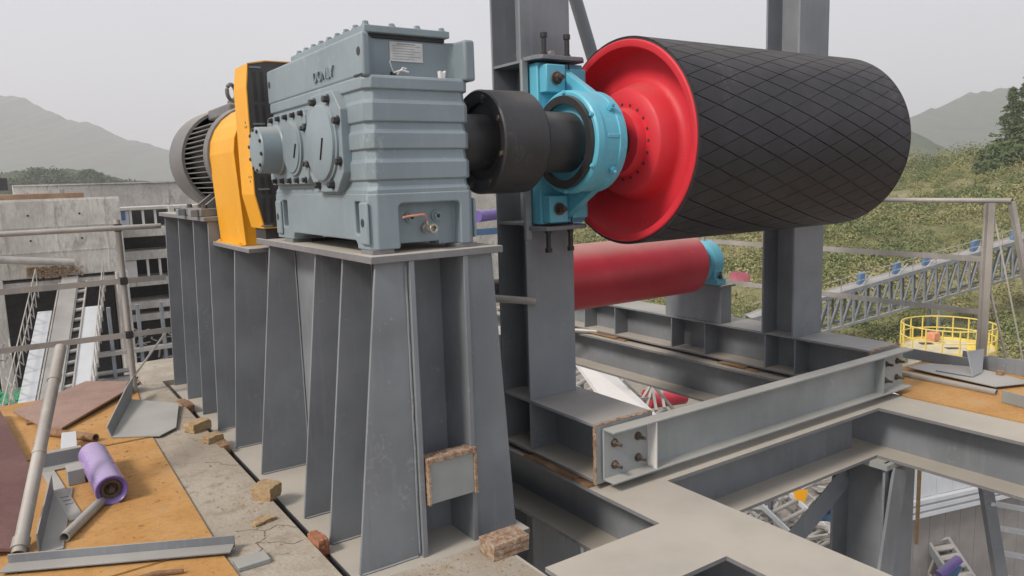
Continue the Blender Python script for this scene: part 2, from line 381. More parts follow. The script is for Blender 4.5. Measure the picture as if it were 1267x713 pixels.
# ------------------------------------------------------------------ gearbox
gx0, gx1, gy0, gy1 = 1.322, 1.832, 3.0, 4.30
gb = tag(empty('gearbox', (1.57, 3.65, 1.342)), 'large grey green ribbed cast gearbox on the pedestal top', 'gearbox')
def ringpts(x0, x1, y0, y1, z, c):
    return [(x0 + c, y0, z), (x1 - c, y0, z), (x1, y0 + c, z), (x1, y1 - c, z), (x1 - c, y1, z), (x0 + c, y1, z), (x0, y1 - c, z), (x0, y0 + c, z)]
prof = [(1.565, .012), (1.585, .002), (1.614, .0)]
for zl, zt in ((1.614, 1.660), (1.730, 1.790), (1.853, 1.904), (1.977, 2.038)): prof += [(zl, .0), (zl + .017, .009), (zt - .005, .012), (zt, .001)]
prof = sorted(set(prof)) + [(2.078, .0), (2.092, .008)]
b = MB(); rings = []
for z, ins in prof:
    i = ins; rings.append(b.verts(ringpts(gx0 + i, gx1 - i, gy0 + i, gy1 - i, z, .032)))
for A, B in zip(rings, rings[1:]):
    for k in range(8): b.face([A[k], A[(k + 1) % 8], B[(k + 1) % 8], B[k]])
b.face(rings[0][::-1]); b.face(rings[-1])
b.build('ribbed_housing', 'gear', gb, .0035, 2, 18)
# head: flush left flank, near face set back between two lifting ears
b = MB(); b.prism([(gx0 + .002, gy0 + .002), (gx0 + .034, gy0 + .006), (gx0 + .046, gy0 + .03), (gx0 + .070, gy0 + .085), (gx0 + .105, gy0 + .115), (gx1 - .050, gy0 + .115), (gx1 - .026, gy0 + .10), (gx1 - .020, gy0 + .002), (gx1 + .034, gy0 + .002), (gx1 + .034, gy0 + .17), (gx1 - .002, gy0 + .21), (gx1 - .002, gy1 - .002), (gx1 - .034, gy1 - .002), (gx1 - .05, gy1 - .075), (gx0 + .05, gy1 - .075), (gx0 + .034, gy1 - .002), (gx0 + .002, gy1 - .002)], 'z', 2.085, 2.264)
uh = b.build('upper_housing', 'gear', gb, .012, 3, 50)
for x0, x1 in ((gx0 + .002, gx0 + .034), (gx1 - .0195, gx1 + .034)):
    for yc in (gy0 + .042, gy1 - .042):
        MB().cyl((x0 - .0012, yc, 2.188), (x1 + .0012, yc, 2.188), .0185, 20).build('eye_hole', 'dark', uh)
MB().box(gx0 - .0005, gx0 + .004, gy0 + .015, gy0 + .10, 2.090, 2.097).build('parting_slot', 'dark', gb)
# inspection cover along the top with its bolts
cv = MB().box(gx0 + .052, gx1 - .045, gy0 + .085, gy1 - .27, 2.278, 2.308).build('top_cover', 'gear', gb, .004)
MB().box(gx0 + .07, gx1 - .06, gy0 + .11, gy1 - .29, 2.262, 2.2785).build('gasket', 'dark', gb)
for k in range(9): bolt((gx0 + .070, gy0 + .108 + k * .104, 2.308), (0, 0, 1), cv, .013, .018, 'gear')
for k in range(1, 4): bolt((gx0 + .070 + k * .122, gy0 + .108, 2.308), (0, 0, 1), cv, .013, .016, 'gear')
# base with feet and pockets
def cutblock(name, mat, parent, block, cutters, bevel, seg=3):
    o = block.build(name, mat, parent); tmp = []
    for c in cutters:
        k = c.build('cutter', mat, parent); tmp.append(k); m = o.modifiers.new('cut', 'BOOLEAN'); m.object = k; m.operation = 'DIFFERENCE'; m.solver = 'EXACT'
    bpy.context.view_layer.update(); dg = bpy.context.evaluated_depsgraph_get()
    me = bpy.data.meshes.new_from_object(o.evaluated_get(dg)); o.modifiers.clear(); o.data = me; me.name = name
    for k in tmp: ORG.pop(k); bpy.data.objects.remove(k)
    me.polygons.foreach_set('use_smooth', [True] * len(me.polygons)); me.set_sharp_from_angle(angle=R(35))
    bv = o.modifiers.new('bevel', 'BEVEL'); bv.width = bevel; bv.segments = seg; bv.limit_method = 'ANGLE'; bv.angle_limit = R(40)
    return o
def rbox(axis, a0, a1, u0, u1, v0, v1, r):
    pts = []
    for cu, cv_, t0_ in ((u1 - r, v1 - r, 0), (u0 + r, v1 - r, 90), (u0 + r, v0 + r, 180), (u1 - r, v0 + r, 270)):
        pts += [(cu + r * cos(R(t0_ + k * 22.5)), cv_ + r * sin(R(t0_ + k * 22.5))) for k in range(5)]
    return MB().prism(pts, axis, a0, a1)
base = MB(); base.prism([(gx0 + .028, gy0 - .002), (gx1 - .028, gy0 - .002), (gx1 + .003, gy0 + .026), (gx1 + .003, gy1 - .026), (gx1 - .028, gy1 + .002), (gx0 + .028, gy1 + .002), (gx0 - .003, gy1 - .026), (gx0 - .003, gy0 + .026)], 'z', 1.362, 1.600)
cuts = [rbox('y', gy0 - .1, gy0 + .058, gx0 + .128, gx1 - .075, 1.25, 1.556, .022)]
for xa, xb in ((gx0 - .1, gx0 + .06), (gx1 - .06, gx1 + .1)):
    cuts.append(rbox('x', xa, xb, gy0 + .098, gy0 + .168, 1.425, 1.568, .012))
    cuts.append(rbox('x', xa, xb, gy1 - .215, gy1 - .135, 1.425, 1.568, .012))
cuts.append(rbox('x', gx0 - .2, gx1 + .2, gy0 + .155, gy1 - .285, 1.2, 1.398, .03))
cuts.append(MB().box(gx0 + .16, gx1 - .16, gy0 - .2, gy1 + .2, 1.2, 1.378))
cutblock('sump', 'gear', gb, base, cuts, .007)
for fx in (gx0, gx1 - .09):
    for fy in (gy0 + .005, gy1 - .26):
        MB().box(fx, fx + .10, fy, fy + .125, 1.3425, 1.3615).build('shim', 'deck_steel', gb)
for sx, fx in ((-1, gx0 - .003), (1, gx1 + .003)):
    for fy in (gy0 + .012, gy1 - .13):
        ck = MB().box(min(fx, fx + sx * .014), max(fx, fx + sx * .014), fy, fy + .08, 1.385, 1.565).build('cheek', 'gear', gb, .011, 3)
        xo_ = fx + sx * .0142
        MB().cyl((xo_ - sx * .006, fy + .045, 1.478), (xo_ + sx * .0006, fy + .045, 1.478), .0185, 18).build('eye_hole', 'dark', ck)
    for fy in (gy0 + .150, gy1 - .165): MB().cyl((fx - sx * .030, fy, 1.424), (fx - sx * .030, fy, 1.495), .013, 8).build('foot_bolt', 'gear', gb)
# drain valve, plugs
vv = MB(); vv.cyl((1.600, 3.062, 1.440), (1.600, 3.03, 1.440), .024, 6).cyl((1.600, 3.04, 1.440), (1.600, 2.985, 1.440), .0165, 16).pipe((1.600, 3.0, 1.440), (1.600, 2.965, 1.440), .021, .012, 16).cyl((1.600, 3.03, 1.44), (1.600, 3.03, 1.474), .008, 10)
vv = vv.build('drain_valve', 'chrome', gb, .0015)
MB().tube([(1.600, 3.03, 1.474), (1.588, 3.018, 1.492), (1.578, 3.012, 1.503), (1.50, 3.0, 1.499), (1.465, 2.99, 1.496)], .0045, 8).build('valve_lever', 'orange', vv)
for x, z in ((1.528, 1.492), (1.660, 1.492)):
    pl = MB().cyl((x, 3.062, z), (x, 3.046, z), .026, 20); pl.cyl((x, 3.05, z), (x, 3.032, z), .018, 6); pl = pl.build('drain_plug', 'gear', gb)
    MB().cyl((x, 3.033, z), (x, 3.031, z), .010, 10).build('socket', 'dark', pl)
# output bearing cover (octagonal) with keyed disc
def octplate(x0, x1, yc, zc, hy, hz, c):
    return MB().prism([(yc - hy, zc - hz + c), (yc - hy + c, zc - hz), (yc + hy - c, zc - hz), (yc + hy, zc - hz + c), (yc + hy, zc + hz - c), (yc + hy - c, zc + hz), (yc - hy + c, zc + hz), (yc - hy, zc + hz - c)], 'x', x0, x1)
YO, YI, ZA = 3.405, 3.945, 1.832
oc = octplate(1.288, gx0 + .03, YO, ZA, .212, .222, .085).build('output_cover', 'gear', gb, .005)
MB().lathe((1.288, YO, ZA), (-1, 0, 0), [(0, .182), (.010, .182), (.012, .170), (.024, .168), (.028, .160), (.028, 0)], 48).build('cover_disc', 'gear', oc)
MB().bar((1.2595, YO - .025, ZA - .075), (1.2595, YO - .065, ZA + .02), .004, .012, up=(1, 0, 0)).build('key_slot', 'dark', oc)
for a, c in ((.085, .198), (.188, .098)):
    for sy in (-1, 1):
        for sz in (-1, 1): bolt((1.288, YO + sy * a, ZA + sz * (c - .01)), (-1, 0, 0), oc, .0165, .028, 'black')
ic = octplate(1.292, gx0 + .03, YI, ZA - .002, .30, .180, .03).build('input_cover', 'gear', gb, .005)
MB().lathe((1.292, YI - .115, ZA), (-1, 0, 0), [(0, .138), (.012, .138), (.014, .124), (.020, .122), (.020, 0)], 40).build('cover_disc', 'gear', ic)
MB().bar((1.2705, YI - .17, ZA - .05), (1.2705, YI - .205, ZA + .015), .004, .010, up=(1, 0, 0)).build('key_slot', 'dark', ic)
for k in range(5):
    for sz in (-1, 1): bolt((1.292, YI - .262 + k * .118, ZA - .002 + sz * .160), (-1, 0, 0), ic, .0125, .022, 'black')
for dz in (-.085, .085): bolt((1.292, YI - .282, ZA + dz), (-1, 0, 0), ic, .0125, .022, 'black')
YB = YI + .125
bs = MB().lathe((1.292, YB, ZA), (-1, 0, 0), [(0, .130), (.012, .130), (.02, .122), (.115, .119), (.122, .112), (.126, .094), (.126, 0)], 40).build('shaft_barrel', 'gear', ic)
for k in range(10):
    a = 2 * pi * k / 10 + .2
    bolt((1.292 - .124, YB + .104 * cos(a), ZA + .104 * sin(a)), (-1, 0, 0), bs, .0075, .008, 'black')
# raised lettering on the flank
def text(s, size, loc, rot, parent, mat, extr, name='lettering'):
    c = bpy.data.curves.new(name, 'FONT'); c.body = s; c.size = size; c.extrude = extr; c.align_x = 'CENTER'; c.align_y = 'CENTER'; c.space_character = 1.08
    tmp = bpy.data.objects.new('tmp', c); COL.objects.link(tmp)
    dg = bpy.context.evaluated_depsgraph_get(); me = bpy.data.meshes.new_from_object(tmp.evaluated_get(dg))
    bpy.data.objects.remove(tmp); me.name = name; me.materials.clear(); me.materials.append(M[mat])
    o = bpy.data.objects.new(name, me); COL.objects.link(o); o.parent = parent; o.location = Vector(loc) - Vector(ORG[parent]); o.rotation_euler = rot
    return o
text('DONLY', .070, (gx0 - .001, 3.44, 2.140), (pi / 2, 0, -pi / 2), gb, 'gear', .007)
npl = MB().box(1.500, 1.660, gy0 + .111, gy0 + .1145, 2.168, 2.250).build('nameplate', 'plate', gb)
b = MB()
for k in range(6): b.box(1.512, 1.648 - (.03 if k % 2 else 0), gy0 + .1102, gy0 + .1108, 2.232 - k * .011, 2.2345 - k * .011)
b.box(1.535, 1.625, gy0 + .1102, gy0 + .1108, 2.2395, 2.2445); b.build('print', 'ink', npl)
b = MB(); b.cyl((1.478, gy0 + .045, 2.09), (1.478, gy0 + .045, 2.112), .012, 10); b.build('breather', 'dark', gb)
MB().tube([(1.478, 3.035, 2.105), (1.465, 3.03, 2.13), (1.458, 3.03, 2.155)], .0025, 6).tube([(1.478, 3.035, 2.108), (1.51, 3.025, 2.118), (1.545, 3.03, 2.112)], .004, 6).tube([(1.49, 3.03, 2.1), (1.52, 3.035, 2.13), (1.535, 3.03, 2.125)], .003, 6).build('cable_tie', 'twine', gb)
b = MB(); b.prism([(1.702, 2.09), (1.722, 2.09), (1.728, 2.128), (1.72, 2.118), (1.70, 2.126)], 'y', 3.03, 3.055); b.build('tag_clip', 'twine', gb)

# ------------------------------------------------------------------ motor and guards
mo = tag(empty('electric_motor', (1.58, 6.1, 1.45)), 'grey finned electric motor at the far end of the pedestal', 'motor')
MX, MZ = 1.58, 1.855
MB().lathe((MX, 6.10, MZ), (0, 1, 0), [(0, .350), (.0, .372), (.10, .385), (.40, .385), (.50, .345), (.515, .30), (.515, .05)], 48).lathe((MX, 6.10, MZ), (0, 1, 0), [(0.005, .350), (.10, .362), (.40, .362)], 48).build('fan_cowl', 'motor', mo)
MB().lathe((MX, 5.42, MZ), (0, 1, 0), [(0, 0), (0, .20), (.02, .30), (.06, .30), (1.0, .30), (1.0, 0)], 40).build('stator_frame', 'fin', mo)
MB().lathe((MX, 5.42, MZ), (0, 1, 0), [(0, .12), (.02, .34), (.085, .352), (.085, .27)], 40).build('end_shield', 'motor', mo)
for k in range(15):
    z = -.28 + k * .036
    xo = sqrt(max(.0, .352 ** 2 - z * z)); xi = sqrt(max(.01, .29 ** 2 - z * z)) if abs(z) < .28 else .05
    for sx in (-1, 1):
        MB().box(MX + sx * xi if sx > 0 else MX - xo, MX + xo if sx > 0 else MX - xi, 5.505, 6.16, MZ + z - .0035, MZ + z + .0035).build('cooling_fin', 'motor', mo)
MB().box(MX - .16, MX + .16, 5.50, 6.10, MZ + .285, MZ + .362).build('terminal_ridge', 'motor', mo, .015, 3)
b = MB()
for y in (5.62, 5.86):
    b.bar((MX - .20, y, MZ - .25), (MX - .335, y - .01, 1.505), .05, .03, up=(0, 1, 0)); b.bar((MX + .20, y, MZ - .25), (MX + .335, y - .01, 1.505), .05, .03, up=(0, 1, 0))
b.build('foot_rib', 'motor', mo, .004)
for sx in (-1, 1):
    r_ = MB().box(MX + sx * .34 - .06, MX + sx * .34 + .06, 5.50, 6.12, 1.453, 1.505).build('foot_rail', 'motor', mo, .004)
    for y in (5.56, 6.04): bolt((MX + sx * .34 - .02, y, 1.505), (0, 0, 1), r_, .018, .026)
    for y in (5.60, 6.02): MB().box(MX + sx * .43 - .025, MX + sx * .43 + .025, y - .04, y + .04, 1.452, 1.50).build('stop_block', 'steel', mo, .003)
ey = MB()
ey.lathe((1.50, 5.70, MZ + .362), (0, 0, 1), [(0, 0), (0, .035), (.03, .032), (.045, .02), (.045, 0)], 16)
ey.tube([(1.50 + .04 * sin(t), 5.70 + .04 * sin(t), MZ + .455 - .055 * cos(t)) for t in [2 * pi * i / 20 for i in range(21)]], .014, 10)
ey.build('eye_bolt', 'motor', mo)
# rear guard: folded yellow arch over the motor coupling
gd = tag(empty('coupling_guard', (1.58, 5.25, 1.282)), 'yellow folded arch guard standing over the motor coupling', 'machine guard')
arch = [(1.285, 1.284), (1.255, 1.86)] + [(1.58 - .325 * cos(R(a_)), 1.86 + .325 * sin(R(a_))) for a_ in range(15, 180, 15)] + [(1.905, 1.86), (1.875, 1.284)]
inn = [(1.58 + (x - 1.58) * .98, 1.284 + (z - 1.284) * .994) for x, z in arch]
b = MB()
for k in range(len(arch) - 1): b.prism([arch[k], arch[k + 1], inn[k + 1], inn[k]], 'y', 4.83, 5.45)
bmesh.ops.remove_doubles(b.b, verts=b.b.verts, dist=.0005)
b.build('arch_shell', 'yellow', gd, 0, 2, 20)
MB().prism(inn, 'y', 4.836, 4.842).build('end_panel', 'yellow', gd)
MB().box(1.255, 1.30, 4.83, 5.45, 1.2835, 1.289).box(1.85, 1.905, 4.83, 5.45, 1.2835, 1.289).build('foot_flange', 'yellow', gd)
for y in (4.90, 5.39): bolt((1.265, y, 1.289), (0, 0, 1), gd, .010, .012, 'yellow')
MB().cyl((MX, 4.675, MZ), (MX, 4.835, MZ), .07, 20).build('input_shaft', 'black', gd)
# front guard: box shaped fan guard with dark slotted grille
fg = tag(empty('fan_guard', (1.58, 4.56, 1.36)), 'tall yellow fan guard with dark slotted grille behind the gearbox', 'machine guard')
gp = [(1.285, 1.405), (1.245, 1.60), (1.245, 2.20), (1.262, 2.325), (1.36, 2.345), (1.80, 2.345), (1.90, 2.30), (1.915, 2.20), (1.915, 1.60), (1.88, 1.405)]
b = MB(); gi = [(x + (.006 if x < 1.58 else -.006), z + (.006 if z < 1.8 else -.006)) for x, z in gp]
for k in range(len(gp)):
    k2 = (k + 1) % len(gp); b.prism([gp[k], gp[k2], gi[k2], gi[k]], 'y', 4.425, 4.68)
bmesh.ops.remove_doubles(b.b, verts=b.b.verts, dist=.0005)
b.build('rim', 'yellow', fg, 0, 2, 20)
MB().prism(gi, 'y', 4.66, 4.672).build('back_panel', 'yellow', fg)
gr = MB().prism(gi, 'y', 4.43, 4.442).build('grille', 'fin', fg)
for zz, hh in ((1.44, .14), (1.60, .10), (1.94, .16), (2.12, .16)):
    for x in (1.285, 1.325, 1.80): MB().box(x, x + .020, 4.4275, 4.431, zz, zz + hh).build('slot', 'dark', gr)
for z in (1.415, 1.625, 1.99, 2.30): MB().box(1.27, 1.335, 4.4235, 4.4275, z, z + .010).build('grille_bar', 'steel', gr)
for y, z in ((4.50, 1.98), (4.47, 1.98), (4.49, 2.005), (4.50, 1.70), (4.46, 1.70), (4.48, 1.675)): MB().cyl((1.2455, y, z), (1.244, y, z), .007, 10).build('rivet_hole', 'dark', fg)
MB().box(1.30, 1.86, 4.45, 4.65, 1.342, 1.404).build('foot', 'dark', fg)

# ------------------------------------------------------------------ low speed coupling
YA, ZC = 3.228, 1.826
cp = tag(empty('shaft_coupling', (2.2, YA, ZC)), 'black two step shaft coupling between gearbox and pulley bearing', 'coupling')
MB().lathe((0, YA, ZC), (1, 0, 0), [(2.035, .135), (2.035, .188), (2.015, .19), (2.0, .245), (2.008, .252), (2.255, .252), (2.275, .235), (2.29, .165), (2.30, .158), (2.62, .156), (2.62, .10)], 56).build('coupling_sleeve', 'black', cp)
MB().lathe((0, YA, ZC), (1, 0, 0), [(1.84, .135), (2.04, .135), (2.045, .10)], 40).build('hub', 'black', cp)
for k in range(8):
    a = 2 * pi * k / 8 + .3; bolt((2.008, YA + .218 * cos(a), ZC + .218 * sin(a)), (-1, 0, 0), cp, .013, .014)

# ------------------------------------------------------------------ pulley bearings on their columns
def bearing(x0, lab, flip=False):
    """block on the column face; x0 = left end of the base, 0.32 wide"""
    e = tag(empty('bearing_block', (x0 + .16, 3.45, 1.38)), lab, 'bearing block', 'turquoise pulley bearing blocks')
    c = .9 / 2
    b = MB().box(x0, x0 + .32, 3.46, 3.545, 1.385, 2.27); b.build('base', 'teal', e, .006)
    # tapered body, a stepped prism from the base to the round housing
    pts = [(3.465, 1.40), (3.465, 2.255), (3.40, 2.22)]
    pts += [(YA - .262 * cos(t), ZC + .262 * sin(t)) for t in [pi - .95 - k * (2 * (pi - .95)) / 26 for k in range(27)]]
    # silhouette: base corners joined to the housing circle
    pts = [(3.465, 1.40), (3.465, 2.255)] + [(YA + .268 * cos(t), ZC + .268 * sin(t)) for t in [R(97) + k * R(166) / 26 for k in range(27)]]
    MB().prism(pts, 'x', x0 + .150, x0 + .20).build('gusset_wall', 'teal', e, .004)
    pts2 = [(3.465, 1.66), (3.465, 1.99)] + [(YA + .235 * cos(t), ZC + .235 * sin(t)) for t in [R(78) + k * R(204) / 26 for k in range(27)]]
    MB().prism(pts2, 'x', x0 + .02, x0 + .165).build('housing_neck', 'teal', e, .004)
    hs = MB().lathe((0, YA, ZC), (1, 0, 0), [(x0 + .02, .195), (x0 + .005, .20), (x0, .215), (x0, .258), (x0 + .008, .268), (x0 + .045, .270), (x0 + .05, .262), (x0 + .20, .262), (x0 + .215, .25), (x0 + .23, .20), (x0 + .23, .12)], 56).build('housing', 'teal', e)
    MB().lathe((0, YA, ZC), (1, 0, 0), [(x0 + .10, .19), (x0 + .10, .12)], 40).build('inner_face', 'teal', e)
    MB().lathe((0, YA, ZC), (1, 0, 0), [(x0 - .002, .198), (x0 - .022, .20), (x0 - .024, .240), (x0 - .002, .244)], 56, True).build('seal_ring', 'black', e)
    for k in range(6):
        a = R(30) + k * pi / 3; bolt((x0 - .001, YA + .256 * cos(a), ZC + .256 * sin(a)), (-1, 0, 0), e, .010, .012, 'teal')
    for z in (1.47, 2.18):
        pd_ = MB().box(x0 + .015, x0 + .145, 3.395, 3.462, z - .075, z + .075).build('bolt_pad', 'teal', e, .006)
        MB().cyl((x0 + .08, 3.396, z), (x0 + .08, 3.386, z), .038, 20).build('washer', 'chrome', pd_)
        bolt((x0 + .08, 3.386, z), (0, -1, 0), pd_, .026, .030, shank=.02)
        MB().box(x0 + .20, x0 + .31, 3.42, 3.462, z - .06, z + .06).build('bolt_pad', 'teal', e, .006)
    for dy, dz, nm in ((-.21, .16, 'grease_fitting'), (-.22, -.145, 'grease_fitting')):
        f = MB(); p = Vector((x0 + .13, YA + dy, ZC + dz)); d = Vector((0, dy, dz)).normalized()
        f.cyl(p, p + d * .022, .020, 6).cyl(p + d * .02, p + d * .04, .009, 8); f.build(nm, 'teal', e)
    MB().box(x0 + .07, x0 + .19, YA - .2655, YA - .255, ZC + .01, ZC + .03).build('split_line', 'teal', e, .003)
    return e
bearing(2.545, 'turquoise bearing block bolted to the near column beside the coupling')
bearing(5.07, 'turquoise bearing block on the far column hidden behind the drum end')

def column(x0, x1, y0, y1, z0, z1, lab):
    e = tag(empty('steel_column', ((x0 + x1) / 2, (y0 + y1) / 2, z0)), lab, 'column', 'columns carrying the drive pulley')
    hcolumn(e, x0, x1, y0, y1, z0, z1, .016, .011)
    xm = (x0 + x1) / 2
    for z in (2.285, 1.385):
        for a, c in ((x0 + .004, xm - .0055), (xm + .0055, x1 - .004)): MB().box(a, c, y0 + .016, y1 - .016, z - .007, z + .007).build('stiffener', 'steel', e)
    for z, s in ((2.292, 1), (1.362, -1)):
        jp = MB().prism([(x0 + .04, y0 - .15), (x1 - .03, y0 - .15), (x1 + .02, y0 - .10), (x1 + .02, y0 - .0005), (x0 + .01, y0 - .0005), (x0 + .01, y0 - .10)], 'z', z - .011, z + .011).build('jack_plate', 'steel', e, .002)
        for x in (x0 + .105, x1 - .08):
            k = MB(); k.cyl((x, y0 - .075, z - s * .05), (x, y0 - .075, z + s * .115), .0135, 12).cyl((x, y0 - .075, z + s * .115), (x, y0 - .075, z + s * .14), .020, 14).cyl((x, y0 - .075, z + s * .011), (x, y0 - .075, z + s * .03), .022, 6)
            k.build('jack_bolt', 'black', jp)
    return e
CY0, CY1 = 3.547, 3.845
c1 = column(2.50, 2.845, CY0, CY1, .355, 3.9, 'slate grey steel column holding the turquoise bearing beside the coupling')
MB().box(2.495, 2.53, 3.528, 3.5465, .30 + 1.0, 2.29).build('edge_strip', 'light_steel', c1)
MB().bar((2.70, CY0 - .01, 2.33), (2.755, CY0 - .012, 2.305), .01).cyl((2.70, CY0 - .03, 2.335), (2.70, CY0, 2.335), .016, 10).build('bracket_stub', 'scaf', c1)
column(5.06, 5.42, CY0 + .06, CY1 + .06, .345, 3.9, 'slate grey steel column standing behind the right part of the drum')
o = MB().pipe((2.53, 3.50, .945), (2.30, 3.72, .968), .022, .016, 14).build('pipe_stub', 'scaf'); tag(o, 'short pale pipe stub between pedestal and near column', 'pipe')
o = MB().cyl((3.19, 3.95, 2.85), (3.50, 3.95, 2.05), .042, 16).build('diagonal_tube', 'steel'); tag(o, 'dark round brace tube rising behind the drum top left', 'brace')

# ------------------------------------------------------------------ drive pulley
XA, XB, RS, RR = 2.955, 4.905, .548, .568
dp = tag(empty('drive_pulley', (3.93, YA, ZC - RR)), 'large conveyor drive pulley with red ends and black diamond grooved rubber', 'conveyor pulley')
MB().lathe((0, YA, ZC), (1, 0, 0), [(XA - .008, .512), (XA - .012, .520), (XA - .012, .546), (XA - .006, .552), (XA + .02, .553)], 96).build('rim_edge', 'red', dp)
b = MB(); b.lathe((0, YA, ZC), (1, 0, 0), [(XA - .008, .514), (XA + .03, .508), (XA + .085, .500), (XA + .110, .485), (XA + .122, .45), (XA + .130, .40), (XA + .132, .36), (XA + .124, .335), (XA + .10, .318), (XA + .055, .308), (XA + .045, .300), (XA + .012, .290), (XA, .278), (XA - .002, .20), (XA - .004, .184), (XA - .004, .12)], 96); b.build('end_disc', 'red', dp, 0, 2, 45)
MB().lathe((0, YA, ZC), (1, 0, 0), [(XA + .003, .19), (XA - .03, .188), (XA - .055, .176), (XA - .06, .12)], 64).build('hub_ring', 'red', dp)
for k in range(20):
    a = 2 * pi * k / 20; MB().cyl((XA - .0042, YA + .205 * cos(a), ZC + .205 * sin(a)), (XA + .0005, YA + .205 * cos(a), ZC + .205 * sin(a)), .0085, 10).build('bolt_hole', 'dark', dp)
MB().lathe((0, YA, ZC), (1, 0, 0), [(XB + .008, .55), (XB - .03, .505), (XB - .15, .45), (XB - .15, .26), (XB - .03, .25), (XB - .03, 0)], 72).build('end_disc', 'red', dp)
MB().cyl((2.45, YA, ZC), (5.38, YA, ZC), .115, 40).build('shaft', 'black', dp)
# rubber lagging: every diamond is a raised pad over the groove floor
NT, DXL = 33, .31
NX = int((XB - XA) / DXL) + 1
b = MB(); b.lathe((0, YA, ZC), (1, 0, 0), [(XA, .552), (XA + .002, RR - .009), (XB - .002, RR - .009), (XB, .552)], 132)
dth = 2 * pi / NT; hp, hq = .5 - .016, .5 - .027
def lag(u, v, r):     # u along (cells), v round (cells)
    x = min(max(XA + u * DXL, XA + .002), XB - .002); t = v * dth
    return (x, YA + r * cos(t), ZC + r * sin(t))
for i in range(2 * NX + 1):
    for j in range(NT):
        uc = i * .5; vc = j + (.5 if i % 2 else 0); N = 4
        if (uc - .5) * DXL > XB - XA - .004: continue
        g = [[None] * (N + 1) for _ in range(N + 1)]
        for a in range(N + 1):
            for c in range(N + 1):
                p, q = (a / N - .5) * hp, (c / N - .5) * hq
                g[a][c] = (uc + p + q, vc + p - q)
        top = [[b.b.verts.new(lag(*g[a][c], RR)) for c in range(N + 1)] for a in range(N + 1)]
        for a in range(N):
            for c in range(N): b.face([top[a][c], top[a + 1][c], top[a + 1][c + 1], top[a][c + 1]])
        loop = [(a, 0) for a in range(N)] + [(N, c) for c in range(N)] + [(a, N) for a in range(N, 0, -1)] + [(0, c) for c in range(N, 0, -1)]
        lo = [b.b.verts.new(lag(g[a][c][0], g[a][c][1], RR - .0095)) for a, c in loop]
        for k in range(len(loop)):
            k2 = (k + 1) % len(loop); b.face([top[loop[k][0]][loop[k][1]], top[loop[k2][0]][loop[k2][1]], lo[k2], lo[k]])
b.build('rubber_lagging', 'rubber', dp, 0, 2, 35)

# ------------------------------------------------------------------ skid beams and cross channel
def skid(x0, x1, y0, y1, z0, z1, stiff, lab):
    e = tag(empty('skid_beam', ((x0 + x1) / 2, (y0 + y1) / 2, z0)), lab, 'skid beam', 'skid beams under the pulley columns')
    xm = (x0 + x1) / 2
    MB().box(x0, x1, y0, y1, z1 - .018, z1).build('top_flange', 'steel', e, .002)
    MB().box(x0, x1, y0, y1, z0, z0 + .018).build('bottom_flange', 'deck_steel', e, .002)
    MB().box(xm - .006, xm + .006, y0, y1, z0 + .018, z1 - .018).build('web', 'steel', e)
    for y in stiff:
        for a, c in ((x0 + .006, xm - .006), (xm + .006, x1 - .006)): MB().box(a, c, y - .006, y + .006, z0 + .018, z1 - .018).build('stiffener', 'steel', e)
    ep = MB().box(x0 - .004, x1 + .004, y0 - .020, y0 - .001, z0, z1 - .004).build('end_plate', 'light_steel', e)
    b = MB(); t = 14
    for k in range(16):
        z = z0 + k * (z1 - z0) / 16; b.box(x0 - .010 + random.uniform(-.003, .003), x0 - .004, y0 - .024 + random.uniform(-.002, .002), y0 - .002, z, z + (z1 - z0) / 16)
    for k in range(20):
        x = x0 + k * (x1 - x0) / 20; b.box(x, x + (x1 - x0) / 20, y0 - .026 + random.uniform(-.003, .003), y0 - .002, z1 - .004, z1 + .003 + random.uniform(-.002, .002))
    b.build('torch_cut_edge', 'packrust', ep)
    return e
skid(2.50, 2.90, 2.975, 8.0, .030, .355, (3.56, 3.84, 4.6, 5.4, 6.2), 'skid beam under the near column with a torch cut end plate')
skid(5.10, 5.46, 3.00, 8.0, .030, .345, (3.62, 3.90, 4.54, 4.94, 5.72, 6.20), 'skid beam under the far column and snub pulley pedestal')
# rusty shims under the skids
for x, y, l, nm in ((5.075, 5.55, .62, 'rusty shim strips under the far skid below the red snub pulley'), (5.075, 3.95, .42, 'rusty shim strips under the far skid near its bolted end'), (2.475, 3.0, .6, 'rusty shim strips under the near skid by the bolted channel end')):
    b = MB(); b.box(x, x + .30, y, y + l, .002, .013); b.box(x - .012, x + .30, y + .12, y + l * .9, .0145, .026)
    o = b.build('shim_pack', 'rust'); tag(o, nm, 'shims')
cc = tag(empty('cross_channel', (3.96, 2.91, .05)), 'pale steel cross channel bolted between the two skid ends', 'steel channel')
MB().box(2.53, 5.42, 2.93, 2.942, .062, .323).build('web', 'light_steel', cc)
MB().box(2.53, 5.42, 2.855, 2.942, .323, .335).build('top_flange', 'light_steel', cc, .003)
MB().box(2.53, 5.42, 2.855, 2.942, .050, .062).build('bottom_flange', 'light_steel', cc, .003)
for x in (2.60, 2.77, 5.19, 5.34):
    for z in (.245, .125): bolt((x, 2.93, z), (0, -1, 0), cc, .018, .022, shank=.035)
MB().box(2.842, 2.850, 2.862, 2.93, .062, .323).build('stiffener', 'white', cc)
MB().box(5.06, 5.068, 2.862, 2.93, .062, .323).build('stiffener', 'light_steel', cc)
o = MB().pipe((5.12, 6.0, .03), (4.7, 6.6, .045), .022, .017, 12).build('pipe_stub', 'scaf'); tag(o, 'short pale pipe lying on the floor beam behind the near column', 'pipe')

